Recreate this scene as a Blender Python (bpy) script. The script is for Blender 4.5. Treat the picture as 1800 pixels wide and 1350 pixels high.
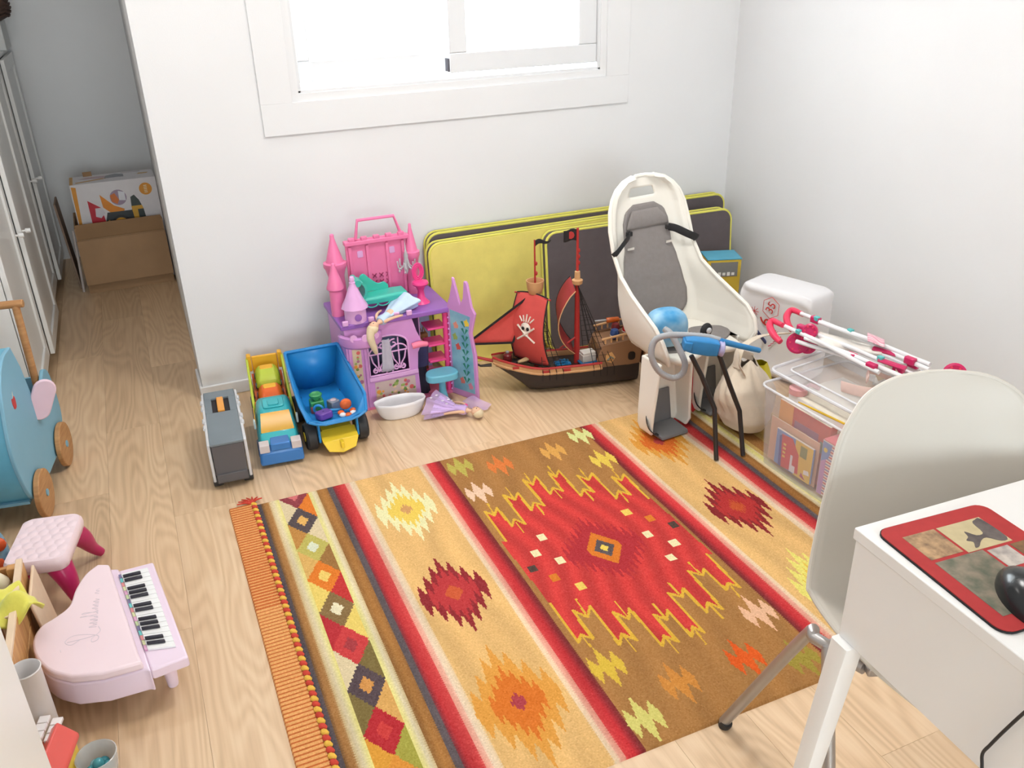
import bpy, bmesh, math, random
import numpy as np
from mathutils import Matrix, Vector, Euler
random.seed(7)
SC = bpy.context.scene
COL = SC.collection
PI = math.pi
for o in list(bpy.data.objects):
    bpy.data.objects.remove(o, do_unlink=True)

# ------------------------------------------------------------------ camera
FPX, CAM_H = 1533.5, 1.6
YAW, PITCH, ROLL = .4012, .4543, .0282
_f = Vector((math.sin(YAW)*math.cos(PITCH), math.cos(YAW)*math.cos(PITCH), -math.sin(PITCH)))
_r = Vector((math.cos(YAW), -math.sin(YAW), 0))
_d = _f.cross(_r)
CR = (_r*math.cos(ROLL) + _d*math.sin(ROLL)); CD = (-_r*math.sin(ROLL) + _d*math.cos(ROLL)); CF = _f
CAM = Vector((0, 0, CAM_H))
cam_data = bpy.data.cameras.new('camera')
cam_data.sensor_width = 36.0
cam_data.lens = FPX/1800*36
cam_data.clip_start = .02
cam = bpy.data.objects.new('camera', cam_data)
COL.objects.link(cam)
cam.matrix_world = Matrix(((CR.x, -CD.x, -CF.x, CAM.x), (CR.y, -CD.y, -CF.y, CAM.y), (CR.z, -CD.z, -CF.z, CAM.z), (0, 0, 0, 1)))
SC.camera = cam

# ------------------------------------------------------------------ world, lights, exposure
w = bpy.data.worlds.new('overcast_sky'); SC.world = w; w.use_nodes = True
bg = w.node_tree.nodes['Background']
bg.inputs[0].default_value = (0.88, 0.95, 1.0, 1); bg.inputs[1].default_value = 14.0
SC.view_settings.view_transform = 'Standard'; SC.view_settings.look = 'None'
SC.view_settings.gamma = 1; SC.view_settings.use_curve_mapping = False
SC.view_settings.exposure = .37
def area_light(name, loc, rot, sx, sy, power, col=(1, 1, 1), portal=False):
    d = bpy.data.lights.new(name, 'AREA'); d.shape = 'RECTANGLE'; d.size = sx; d.size_y = sy
    d.energy = power; d.color = col
    if portal: d.cycles.is_portal = True
    o = bpy.data.objects.new(name, d); COL.objects.link(o); o.location = loc; o.rotation_euler = rot
    return o
WIN = (0.631, 1.918, 1.161, 2.38)          # window opening x0 x1 z0 z1 in the back wall
YB, XR, XL, YF, ZC = 3.46, 2.62, -1.08, -4.2, 2.55
area_light('window_sky_portal', ((WIN[0]+WIN[1])/2, YB+.17, (WIN[2]+WIN[3])/2), (-PI/2, 0, 0), WIN[1]-WIN[0], WIN[3]-WIN[2], 1, portal=True)
area_light('added_rear_window_portal', (0, YF-.12, 1.5), (PI/2, 0, 0), 2.0, 1.6, 1, portal=True)  # sky light through the added window behind the camera
area_light('added_ceiling_lamp_light', (1.1, 2.05, ZC-.085), (0, 0, 0), .5, .5, 17.5, (1., .985, .97))  # fill from the added ceiling lamp, out of view
area_light('added_hall_lamp_light', (-.35, 3.0, ZC-.085), (0, 0, 0), .3, .3, 5.5, (1., .98, .96))  # fill from the added hall lamp, lifts alcove and left side

# pixel helpers: a pixel gives a direction, the distance comes from a plane the thing stands on or against
def ray(u, v): return CR*((u-900)/FPX) + CD*((v-675)/FPX) + CF
def PZ(u, v, z=0.0):
    d = ray(u, v); return CAM + d*((z-CAM_H)/d.z)
def PY(u, v, y):
    d = ray(u, v); return CAM + d*(y/d.y)
def PX(u, v, x):
    d = ray(u, v); return CAM + d*(x/d.x)

# ------------------------------------------------------------------ materials
def lin(c):
    return tuple(((x/255)/12.92 if x/255 <= .04045 else ((x/255+.055)/1.055)**2.4) for x in c[:3])
MATS = {}
def mat(name, rgb, rough=.5, var=.05, scale=25., bump=0., bscale=None, metal=0., trans=0., alpha=1., ior=1.45, emit=None, coat=0., sheen=0., rgb2=None, stretch=None, spec=None, sss=0.):
    if name in MATS: return MATS[name]
    m = bpy.data.materials.new(name); m.use_nodes = True
    nt = m.node_tree; N = nt.nodes; L = nt.links; b = N['Principled BSDF']
    c = lin(rgb)
    tc = N.new('ShaderNodeTexCoord'); mp = N.new('ShaderNodeMapping'); L.new(tc.outputs['Object'], mp.inputs[0])
    if stretch: mp.inputs['Scale'].default_value = stretch
    nz = N.new('ShaderNodeTexNoise'); nz.inputs['Scale'].default_value = scale; nz.inputs['Detail'].default_value = 3
    L.new(mp.outputs[0], nz.inputs['Vector'])
    r = N.new('ShaderNodeValToRGB'); L.new(nz.outputs[0], r.inputs[0])
    c2 = lin(rgb2) if rgb2 else None
    r.color_ramp.elements[0].position = .3; r.color_ramp.elements[1].position = .7
    if c2:
        r.color_ramp.elements[0].color = (*c, 1); r.color_ramp.elements[1].color = (*c2, 1)
    else:
        r.color_ramp.elements[0].color = (*[x*(1-var) for x in c], 1); r.color_ramp.elements[1].color = (*[min(1, x*(1+var)) for x in c], 1)
    L.new(r.outputs[0], b.inputs['Base Color'])
    b.inputs['Roughness'].default_value = rough; b.inputs['Metallic'].default_value = metal; b.inputs['IOR'].default_value = ior
    if trans: b.inputs['Transmission Weight'].default_value = trans
    if alpha < 1: b.inputs['Alpha'].default_value = alpha
    if coat: b.inputs['Coat Weight'].default_value = coat
    if sheen: b.inputs['Sheen Weight'].default_value = sheen
    if spec is not None: b.inputs['Specular IOR Level'].default_value = spec
    if sss:
        b.inputs['Subsurface Weight'].default_value = sss; b.inputs['Subsurface Radius'].default_value = (.01, .008, .006)
    if emit: b.inputs['Emission Color'].default_value = (*lin(emit[0]), 1); b.inputs['Emission Strength'].default_value = emit[1]
    if bump:
        n2 = N.new('ShaderNodeTexNoise'); n2.inputs['Scale'].default_value = bscale or scale*4; n2.inputs['Detail'].default_value = 4
        L.new(mp.outputs[0], n2.inputs['Vector'])
        bp = N.new('ShaderNodeBump'); bp.inputs['Strength'].default_value = bump; bp.inputs['Distance'].default_value = .004
        L.new(n2.outputs[0], bp.inputs['Height']); L.new(bp.outputs[0], b.inputs['Normal'])
    MATS[name] = m
    return m
def plastic(name, rgb, rough=.35, **k): return mat(name, rgb, rough=rough, var=.03, scale=12, **k)
def vcol_mat(name, rough=.8, bump=.25, bscale=260, stretch=(1, 1, 1), sheen=.0):
    m = bpy.data.materials.new(name); m.use_nodes = True
    nt = m.node_tree; N = nt.nodes; L = nt.links; b = N['Principled BSDF']
    a = N.new('ShaderNodeVertexColor'); a.layer_name = 'Col'
    tc = N.new('ShaderNodeTexCoord'); mp = N.new('ShaderNodeMapping'); mp.inputs['Scale'].default_value = stretch
    L.new(tc.outputs['Object'], mp.inputs[0])
    nz = N.new('ShaderNodeTexNoise'); nz.inputs['Scale'].default_value = bscale; nz.inputs['Detail'].default_value = 3
    L.new(mp.outputs[0], nz.inputs['Vector'])
    mr = N.new('ShaderNodeMapRange'); mr.inputs['To Min'].default_value = .72; mr.inputs['To Max'].default_value = 1.0
    L.new(nz.outputs[0], mr.inputs[0])
    mx = N.new('ShaderNodeVectorMath'); mx.operation = 'SCALE'; L.new(a.outputs[0], mx.inputs[0]); L.new(mr.outputs[0], mx.inputs['Scale'])
    L.new(mx.outputs[0], b.inputs['Base Color']); b.inputs['Roughness'].default_value = rough
    b.inputs['Sheen Weight'].default_value = sheen; b.inputs['Specular IOR Level'].default_value = .25
    bp = N.new('ShaderNodeBump'); bp.inputs['Strength'].default_value = bump; bp.inputs['Distance'].default_value = .003
    L.new(nz.outputs[0], bp.inputs['Height']); L.new(bp.outputs[0], b.inputs['Normal'])
    MATS[name] = m
    return m

# ------------------------------------------------------------------ mesh builder
I4 = Matrix.Identity(4)
def TR(x=0, y=0, z=0, rx=0, ry=0, rz=0, s=1):
    return Matrix.Translation((x, y, z)) @ Euler((rx, ry, rz)).to_matrix().to_4x4() @ Matrix.Scale(s, 4)
def frame(p0, p1):
    """matrix whose z axis runs from p0 to p1, origin p0"""
    p0 = Vector(p0); d = Vector(p1)-p0
    q = d.to_track_quat('Z', 'Y')
    return Matrix.Translation(p0) @ q.to_matrix().to_4x4()
class MB:
    def __init__(s): s.v = []; s.f = []; s.mi = []; s.cur = 0; s.mats = []
    def m(s, material):
        if material not in s.mats: s.mats.append(material)
        s.cur = s.mats.index(material); return s
    def add(s, vs, fs, T=None):
        o = len(s.v)
        for p in vs:
            p = Vector(p); s.v.append(tuple(T @ p) if T is not None else tuple(p))
        for f in fs: s.f.append([i+o for i in f]); s.mi.append(s.cur)
        return s
    def box(s, c, d, T=None, tx=1., ty=1.):
        x, y, z = [k/2 for k in d]
        vs = [(-x, -y, -z), (x, -y, -z), (x, y, -z), (-x, y, -z), (-x*tx, -y*ty, z), (x*tx, -y*ty, z), (x*tx, y*ty, z), (-x*tx, y*ty, z)]
        vs = [(a+c[0], b+c[1], e+c[2]) for a, b, e in vs]
        return s.add(vs, [(3, 2, 1, 0), (4, 5, 6, 7), (0, 1, 5, 4), (1, 2, 6, 5), (2, 3, 7, 6), (3, 0, 4, 7)], T)
    def bx(s, x0, x1, y0, y1, z0, z1, T=None): return s.box(((x0+x1)/2, (y0+y1)/2, (z0+z1)/2), (abs(x1-x0), abs(y1-y0), abs(z1-z0)), T)
    def prism(s, poly, z0, z1, T=None, scale=1., off=(0, 0)):
        a = sum(poly[i][0]*poly[(i+1) % len(poly)][1]-poly[(i+1) % len(poly)][0]*poly[i][1] for i in range(len(poly)))
        if a < 0: poly = poly[::-1]
        n = len(poly)
        vs = [(x, y, z0) for x, y in poly] + [(x*scale+off[0], y*scale+off[1], z1) for x, y in poly]
        fs = [list(range(n))[::-1], list(range(n, 2*n))] + [(i, (i+1) % n, n+(i+1) % n, n+i) for i in range(n)]
        return s.add(vs, fs, T)
    def cyl(s, p0, p1, r0, r1=None, n=16, T=None, cap=True):
        r1 = r0 if r1 is None else r1
        p0 = Vector(p0); p1 = Vector(p1); F = frame(p0, p1); h = (p1-p0).length
        vs = [F @ Vector((r*math.cos(2*PI*i/n), r*math.sin(2*PI*i/n), z)) for r, z in ((r0, 0), (r1, h)) for i in range(n)]
        fs = [(i, (i+1) % n, n+(i+1) % n, n+i) for i in range(n)]
        if cap: fs += [list(range(n))[::-1], list(range(n, 2*n))]
        return s.add(vs, fs, T)
    def lathe(s, prof, n=24, T=None, a0=0, a1=2*PI, sx=1., sy=1.):
        full = abs(a1-a0-2*PI) < 1e-6; k = n if full else n+1
        vs = []
        for r, z in prof:
            for i in range(k):
                a = a0+(a1-a0)*i/n; vs.append((r*math.cos(a)*sx, r*math.sin(a)*sy, z))
        fs = []
        for j in range(len(prof)-1):
            for i in range(n):
                i2 = (i+1) % k
                fs.append((j*k+i, j*k+i2, (j+1)*k+i2, (j+1)*k+i))
        if full:
            if prof[0][0] > 1e-5: fs.append(list(range(k))[::-1])
            if prof[-1][0] > 1e-5: fs.append(list(range((len(prof)-1)*k, len(prof)*k)))
        return s.add(vs, fs, T)
    def tube(s, pts, r, n=10, T=None, closed=False, smooth=0, flat=None):
        pts = [Vector(p) for p in pts]
        if smooth: pts = catmull(pts, smooth, closed)
        m = len(pts); rs = r if isinstance(r, (list, tuple)) else [r]*m
        if len(rs) != m: rs = [np.interp(i/(m-1), np.linspace(0, 1, len(rs)), rs) for i in range(m)]
        vs = []; up = None
        for i, p in enumerate(pts):
            a = pts[(i-1) % m] if closed or i > 0 else p; b = pts[(i+1) % m] if closed or i < m-1 else p
            t = (b-a).normalized() if (b-a).length > 1e-9 else Vector((0, 0, 1))
            if up is None:
                up = Vector((0, 0, 1)) if abs(t.z) < .9 else Vector((1, 0, 0))
            sd = t.cross(up)
            if sd.length < 1e-6: sd = t.orthogonal()
            sd.normalize(); up = sd.cross(t).normalized()
            fx, fy = flat if flat else (1, 1)
            for k in range(n):
                an = 2*PI*k/n
                vs.append(p + sd*(math.cos(an)*rs[i]*fx) + up*(math.sin(an)*rs[i]*fy))
        fs = []
        for i in range(m if closed else m-1):
            j = (i+1) % m
            for k in range(n):
                fs.append((i*n+k, i*n+(k+1) % n, j*n+(k+1) % n, j*n+k))
        if not closed: fs += [list(range(n))[::-1], list(range((m-1)*n, m*n))]
        return s.add(vs, fs, T)
    def ball(s, c, r, T=None, nu=16, nv=10, e=1.):
        rx, ry, rz = r if isinstance(r, (tuple, list)) else (r, r, r)
        pw = lambda q: math.copysign(abs(q)**e, q)
        vs = [(c[0], c[1], c[2]-rz)]
        for j in range(1, nv):
            ph = -PI/2+PI*j/nv
            for i in range(nu):
                a = 2*PI*i/nu
                vs.append((c[0]+rx*pw(math.cos(ph))*pw(math.cos(a)), c[1]+ry*pw(math.cos(ph))*pw(math.sin(a)), c[2]+rz*pw(math.sin(ph))))
        vs.append((c[0], c[1], c[2]+rz)); last = len(vs)-1
        fs = [(0, 1+(i+1) % nu, 1+i) for i in range(nu)]
        for j in range(nv-2):
            for i in range(nu):
                fs.append((1+j*nu+i, 1+j*nu+(i+1) % nu, 1+(j+1)*nu+(i+1) % nu, 1+(j+1)*nu+i))
        fs += [(last, 1+(nv-2)*nu+i, 1+(nv-2)*nu+(i+1) % nu) for i in range(nu)]
        return s.add(vs, fs, T)
    def grid(s, fn, nu, nv, T=None, cu=False, cv=False):
        ku = nu if cu else nu+1; kv = nv if cv else nv+1
        vs = [fn(i/nu, j/nv) for j in range(kv) for i in range(ku)]
        fs = []
        for j in range(nv):
            for i in range(nu):
                fs.append((j*ku+i, j*ku+(i+1) % ku, ((j+1) % kv)*ku+(i+1) % ku, ((j+1) % kv)*ku+i))
        return s.add(vs, fs, T)
    def loft(s, secs, T=None, cap=True, closed=True):
        n = len(secs[0]); vs = [p for q in secs for p in q]; fs = []
        for j in range(len(secs)-1):
            for i in range(n if closed else n-1):
                fs.append((j*n+i, j*n+(i+1) % n, (j+1)*n+(i+1) % n, (j+1)*n+i))
        if cap and closed: fs += [list(range(n))[::-1], list(range((len(secs)-1)*n, len(secs)*n))]
        return s.add(vs, fs, T)
    def text(s, body, size, T, ext=.0005, align='CENTER', shear=0.):
        cu = bpy.data.curves.new('txt', 'FONT'); cu.body = body; cu.size = size; cu.extrude = ext; cu.align_x = align; cu.align_y = 'CENTER'; cu.shear = shear
        cu.resolution_u = 3
        o = bpy.data.objects.new('txt', cu); COL.objects.link(o)
        dg = bpy.context.evaluated_depsgraph_get(); me = bpy.data.meshes.new_from_object(o.evaluated_get(dg))
        s.add([tuple(q.co) for q in me.vertices], [list(p.vertices) for p in me.polygons], T)
        bpy.data.objects.remove(o); bpy.data.curves.remove(cu); bpy.data.meshes.remove(me)
        return s
    def build(s, name, material=None, parent=None, bevel=0., seg=2, smooth=True, ang=40, solid=0., sub=0, fix=True, off=0.):
        me = bpy.data.meshes.new(name); me.from_pydata(s.v, [], s.f)
        if material is not None and not s.mats: me.materials.append(material)
        else:
            if material is not None and material not in s.mats: s.mats.append(material)
            for q in s.mats: me.materials.append(q)
            me.polygons.foreach_set('material_index', s.mi)
        if fix:
            bm = bmesh.new(); bm.from_mesh(me); bmesh.ops.recalc_face_normals(bm, faces=bm.faces); bm.to_mesh(me); bm.free()
        if smooth:
            me.shade_smooth(); me.set_sharp_from_angle(angle=math.radians(ang))
        o = bpy.data.objects.new(name, me); COL.objects.link(o)
        if parent is not None: o.parent = parent
        if solid:
            q = o.modifiers.new('Solidify', 'SOLIDIFY'); q.thickness = solid; q.offset = off
        if bevel:
            q = o.modifiers.new('Bevel', 'BEVEL'); q.width = bevel; q.segments = seg; q.limit_method = 'ANGLE'; q.angle_limit = math.radians(35)
        if sub:
            q = o.modifiers.new('Subdivision', 'SUBSURF'); q.levels = sub; q.render_levels = sub
        return o
def catmull(P, k=6, closed=False):
    out = []; n = len(P)
    rng = range(n) if closed else range(n-1)
    for i in rng:
        p0 = P[(i-1) % n] if closed or i > 0 else P[i]*2-P[i+1]
        p1 = P[i]; p2 = P[(i+1) % n]
        p3 = P[(i+2) % n] if closed or i < n-2 else p2*2-p1
        for j in range(k):
            t = j/k
            out.append(.5*((2*p1)+(p2-p0)*t+(2*p0-5*p1+4*p2-p3)*t*t+(3*p1-p0-3*p2+p3)*t**3))
    if not closed: out.append(P[-1])
    return out
def cm2(pts, k=6, closed=False):
    return [(p.x, p.y) for p in catmull([Vector((x, y, 0)) for x, y in pts], k, closed)]
def rrect(w, h, r, n=4, cx=0, cy=0):
    out = []
    for sx, sy, a in ((1, 1, 0), (-1, 1, PI/2), (-1, -1, PI), (1, -1, 1.5*PI)):
        for i in range(n+1):
            t = a+PI/2*i/n; out.append((cx+sx*(w/2-r)+r*math.cos(t), cy+sy*(h/2-r)+r*math.sin(t)))
    return out
def tag(o, label=None, cat=None, group=None, kind=None):
    if label: o['label'] = label
    if cat: o['category'] = cat
    if group: o['group'] = group
    if kind: o['kind'] = kind
    return o
def thing(name, label, cat, loc=(0, 0, 0), rz=0., group=None, rx=0., ry=0.):
    o = bpy.data.objects.new(name, None); o.empty_display_size = .05; COL.objects.link(o)
    o.location = loc; o.rotation_euler = (rx, ry, rz)
    return tag(o, label, cat, group)
def struct(name):
    o = bpy.data.objects.new(name, None); COL.objects.link(o); o['kind'] = 'structure'; return o
def flat(poly3, thick=.0008):
    """thin slab from a 3-D polygon outline, thickness towards its normal"""
    P = [Vector(p) for p in poly3]; n = (P[1]-P[0]).cross(P[2]-P[0]).normalized()*thick
    k = len(P); m = MB()
    m.add(P+[p+n for p in P], [list(range(k))[::-1], list(range(k, 2*k))]+[(i, (i+1) % k, k+(i+1) % k, k+i) for i in range(k)])
    return m

# ================================================================== ROOM
M_wall = mat('wall_paint', (226, 226, 227), rough=.85, var=.012, scale=3, bump=.05, bscale=180)
M_wall_grey = mat('alcove_wall_paint', (240, 240, 240), rough=.9, var=.012, scale=3, bump=.05, bscale=180)
M_ceil = mat('ceiling_paint', (232, 231, 229), rough=.9, var=.01, scale=3)
M_white_lac = mat('white_lacquer', (236, 236, 234), rough=.3, var=.01, scale=4)
M_trimw = mat('trim_white', (224, 222, 220), rough=.4, var=.01, scale=4)
def wood_floor():
    m = bpy.data.materials.new('oak_laminate'); m.use_nodes = True; nt = m.node_tree; N = nt.nodes; L = nt.links; b = N['Principled BSDF']
    tc = N.new('ShaderNodeTexCoord'); oi = N.new('ShaderNodeObjectInfo')
    sc = N.new('ShaderNodeVectorMath'); sc.operation = 'SCALE'; sc.inputs[0].default_value = (37., 53., 91.); L.new(oi.outputs['Random'], sc.inputs['Scale'])
    ad = N.new('ShaderNodeVectorMath'); ad.operation = 'ADD'; L.new(tc.outputs['Object'], ad.inputs[0]); L.new(sc.outputs[0], ad.inputs[1])
    def noise(st, scale, det, dist=0.):
        mp = N.new('ShaderNodeMapping'); mp.inputs['Scale'].default_value = st; L.new(ad.outputs[0], mp.inputs[0])
        n = N.new('ShaderNodeTexNoise'); n.inputs['Scale'].default_value = scale; n.inputs['Detail'].default_value = det; n.inputs['Distortion'].default_value = dist
        L.new(mp.outputs[0], n.inputs['Vector']); return n
    n1 = noise((6.5, .95, 1), 1., 1.5, .3)
    mu = N.new('ShaderNodeMath'); mu.operation = 'MULTIPLY'; mu.inputs[1].default_value = 120.; L.new(n1.outputs[0], mu.inputs[0])
    si = N.new('ShaderNodeMath'); si.operation = 'SINE'; L.new(mu.outputs[0], si.inputs[0])
    mr = N.new('ShaderNodeMapRange'); mr.inputs['From Min'].default_value = -1; mr.inputs['To Min'].default_value = 0; mr.inputs['To Max'].default_value = 1
    L.new(si.outputs[0], mr.inputs[0])
    n2 = noise((95, 1.6, 1), 1., 4)
    n3 = noise((2.2, .5, 1), 1., 1)
    mix = N.new('ShaderNodeMix'); mix.data_type = 'FLOAT'; mix.inputs[0].default_value = .68
    L.new(mr.outputs[0], mix.inputs[2]); L.new(n2.outputs[0], mix.inputs[3])
    mix2 = N.new('ShaderNodeMix'); mix2.data_type = 'FLOAT'; mix2.inputs[0].default_value = .4
    L.new(mix.outputs[0], mix2.inputs[2]); L.new(n3.outputs[0], mix2.inputs[3])
    cr = N.new('ShaderNodeValToRGB'); e = cr.color_ramp.elements
    e[0].position = .18; e[0].color = (*lin((190, 156, 118)), 1); e[1].position = .82; e[1].color = (*lin((234, 207, 171)), 1)
    q = e.new(.48); q.color = (*lin((217, 184, 146)), 1)
    L.new(mix2.outputs[0], cr.inputs[0])
    hv = N.new('ShaderNodeHueSaturation'); mv = N.new('ShaderNodeMapRange'); mv.inputs['To Min'].default_value = .93; mv.inputs['To Max'].default_value = 1.06
    L.new(oi.outputs['Random'], mv.inputs[0]); L.new(mv.outputs[0], hv.inputs['Value']); L.new(cr.outputs[0], hv.inputs['Color'])
    L.new(hv.outputs[0], b.inputs['Base Color']); b.inputs['Roughness'].default_value = .38; b.inputs['Specular IOR Level'].default_value = .8
    bp = N.new('ShaderNodeBump'); bp.inputs['Strength'].default_value = .06; bp.inputs['Distance'].default_value = .002
    L.new(n2.outputs[0], bp.inputs['Height']); L.new(bp.outputs[0], b.inputs['Normal'])
    return m
M_floor = wood_floor()
fl = MB().bx(XL-.2, XR+.2, YF-.2, 6.1, -.15, -.008).build('floor', mat('underlay', (120, 95, 72), rough=.8)); tag(fl, kind='structure')
PW, PL = .193, 1.285
def plank_mesh():
    g = .0002; c = .0003
    m = MB(); x, y = PW/2-g, PL/2-g
    m.add([(-x, -y, -.008), (x, -y, -.008), (x, y, -.008), (-x, y, -.008), (-x, -y, -c), (x, -y, -c), (x, y, -c), (-x, y, -c),
           (-x+c, -y+c, 0), (x-c, -y+c, 0), (x-c, y-c, 0), (-x+c, y-c, 0)],
          [(0, 1, 5, 4), (1, 2, 6, 5), (2, 3, 7, 6), (3, 0, 4, 7), (4, 5, 9, 8), (5, 6, 10, 9), (6, 7, 11, 10), (7, 4, 8, 11), (8, 9, 10, 11)])
    return m.build('plank', M_floor, fl, smooth=False)
pk0 = plank_mesh(); first = True
for i in range(20):
    x = XL-.02+PW*(i+.5)+.041
    off = [0, .52, .9, .25, .71][i % 5]
    for j in range(9):
        y = YF-.9+off+PL*(j+.5)
        if y-PL/2 > 5.95: continue
        if x > .3 and y-PL/2 > YB+.1: continue
        o = pk0 if first else pk0.copy()
        if not first: COL.objects.link(o)
        first = False; o.location = (x, y, 0)

# walls are slabs; the back wall has the window opening
def slab(name, x0, x1, y0, y1, z0, z1, m=M_wall):
    o = MB().bx(x0, x1, y0, y1, z0, z1).build(name, m, smooth=False); return tag(o, kind='structure')
XC = .092                                  # outside corner where the back wall ends and the alcove begins
wb = MB()
wx0, wx1, wz0, wz1 = WIN
wb.bx(XC, wx0, YB, YB+.22, 0, ZC); wb.bx(wx1, XR+.2, YB, YB+.22, 0, ZC); wb.bx(wx0, wx1, YB, YB+.22, 0, wz0); wb.bx(wx0, wx1, YB, YB+.22, wz1, ZC)
tag(wb.build('wall_back', M_wall, smooth=False), kind='structure')
YA = 5.86
ws = MB().prism([(XC, YB+.22), (XC, YB+.2), (XC+.03, YA), (XC+.25, YA), (XC+.25, YB+.22)], 0, ZC)
tag(ws.build('wall_alcove_side', M_wall_grey, smooth=False), kind='structure')
slab('wall_alcove_back', XL-.2, XC+.25, YA, YA+.2, 0, ZC, M_wall_grey)
slab('wall_right', XR, XR+.2, YF, YB, 0, ZC)
slab('wall_left', XL-.2, XL, YF, YA, 0, ZC)
wf = MB()
rx0, rx1, rz0, rz1 = -1.0, 1.0, .7, 2.3      # opening added behind the camera to let in fill daylight
wf.bx(XL-.2, rx0, YF-.2, YF, 0, ZC); wf.bx(rx1, XR+.2, YF-.2, YF, 0, ZC); wf.bx(rx0, rx1, YF-.2, YF, 0, rz0); wf.bx(rx0, rx1, YF-.2, YF, rz1, ZC)
tag(wf.build('wall_front', M_wall, smooth=False), kind='structure')
slab('ceiling', XL-.2, XR+.2, YF-.2, YA+.2, ZC, ZC+.15, M_ceil)
def baseboard(name, x0, x1, y0, y1):
    o = MB().bx(x0, x1, y0, y1, 0, .055).build(name, M_wall, bevel=.004); return tag(o, kind='structure')
baseboard('baseboard_back', XC-.012, XR, YB-.012, YB)
baseboard('baseboard_right', XR-.012, XR, YF, YB-.012)
baseboard('baseboard_alcove', XC-.012, XC, YB, YB+.2)

# window: casing boards, fixed frame, two sliding sashes with panes
win = struct('window_1')
ox0, ox1, oz0, oz1 = .484, 2.055, 1.017, 2.52
def cas(poly): return MB().prism(poly, 0, .009, Matrix.Translation((0, YB, 0)) @ Matrix(((1, 0, 0, 0), (0, 0, -1, 0), (0, 1, 0, 0), (0, 0, 0, 1)))).build('casing_board', M_wall, win, bevel=.0008, seg=1)
i0, i1, j0, j1 = wx0-.028, wx1+.028, wz0-.028, wz1+.02
cas([(ox0, oz0), (ox1, oz0), (ox1, j0), (ox0, j0)]); cas([(ox0, oz1), (ox1, oz1), (ox1, j1), (ox0, j1)])
cas([(ox0, j0), (i0, j0), (i0, j1), (ox0, j1)]); cas([(ox1, j0), (i1, j0), (i1, j1), (ox1, j1)])
M_pvc = mat('window_pvc', (222, 223, 225), rough=.25, var=.008, scale=4)
fr = MB(); t = .05
for (a0, a1, c0, c1) in ((wx0-.028, wx1+.028, wz0-.028, wz0+.012), (wx0-.028, wx1+.028, wz1-.04, wz1+.02), (wx0-.028, wx0+.012, wz0, wz1), (wx1-.012, wx1+.028, wz0, wz1)):
    fr.bx(a0, a1, YB+.004, YB+.13, c0, c1)
fr.build('window_frame', M_pvc, win, bevel=.003)
M_glass = bpy.data.materials.new('window_glass'); M_glass.use_nodes = True
_n = M_glass.node_tree; _n.nodes.remove(_n.nodes['Principled BSDF'])
_t = _n.nodes.new('ShaderNodeBsdfTransparent'); _g = _n.nodes.new('ShaderNodeBsdfGlossy'); _g.inputs['Roughness'].default_value = .02
_nz = _n.nodes.new('ShaderNodeTexNoise'); _nz.inputs['Scale'].default_value = 4
_cr = _n.nodes.new('ShaderNodeValToRGB'); _cr.color_ramp.elements[0].color = (.95, .97, .97, 1); _cr.color_ramp.elements[1].color = (.99, 1, 1, 1)
_n.links.new(_nz.outputs[0], _cr.inputs[0]); _n.links.new(_cr.outputs[0], _t.inputs[0])
_x = _n.nodes.new('ShaderNodeMixShader'); _x.inputs[0].default_value = .06
_n.links.new(_t.outputs[0], _x.inputs[1]); _n.links.new(_g.outputs[0], _x.inputs[2]); _n.links.new(_x.outputs[0], _n.nodes['Material Output'].inputs[0])
def sash(x0, x1, y, wl, wr, wbm):
    z0, z1 = wz0+.03, wz1-.03
    s = MB(); s.bx(x0, x1, y, y+.04, z0, z0+wbm); s.bx(x0, x1, y, y+.04, z1-wbm, z1); s.bx(x0, x0+wl, y, y+.04, z0+wbm, z1-wbm); s.bx(x1-wr, x1, y, y+.04, z0+wbm, z1-wbm)
    o = s.build('sash', M_pvc, win, bevel=.004)
    MB().bx(x0+wl-.004, x1-wr+.004, y+.018, y+.024, z0+wbm-.004, z1-wbm+.004).build('pane', M_glass, o, smooth=False)
    return o
sash(wx0+.012, 1.285, YB+.075, .06, .04, .075)
sash(1.245, wx1-.012, YB+.012, .075, .085, .075)
MB().bx(1.237, 1.245, YB+.02, YB+.05, wz0+.035, wz0+.085).build('sash_stop', mat('dark_seal', (92, 92, 100), rough=.6), win)
# unseen framed window, added behind the camera to even out the room light
win2 = struct('added_window_2')
f2 = MB()
for (a0, a1, c0, c1) in ((rx0, rx1, rz0, rz0+.05), (rx0, rx1, rz1-.05, rz1), (rx0, rx0+.05, rz0, rz1), (rx1-.05, rx1, rz0, rz1), (-.03, .03, rz0, rz1)):
    f2.bx(a0, a1, YF-.12, YF-.06, c0, c1)
f2.build('window_frame', M_pvc, win2, bevel=.003)
MB().bx(rx0+.045, -.025, YF-.095, YF-.089, rz0+.045, rz1-.045).build('pane', M_glass, win2, smooth=False)
MB().bx(.025, rx1-.045, YF-.095, YF-.089, rz0+.045, rz1-.045).build('pane', M_glass, win2, smooth=False)

# flush ceiling lamp added out of view to light the room from above
lamp = thing('added_ceiling_lamp', 'added unseen square white flush lamp on the ceiling above the rug', 'lamp', (1.1, 2.05, ZC))
MB().bx(-.28, .28, -.28, .28, -.03, 0).build('added_lamp_base', M_white_lac, lamp, bevel=.004)
MB().bx(-.265, .265, -.265, .265, -.07, -.03).build('diffuser', mat('added_lamp_diffuser', (244, 242, 236), rough=.6, emit=((255, 248, 236), 3.)), lamp, bevel=.01)

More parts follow.
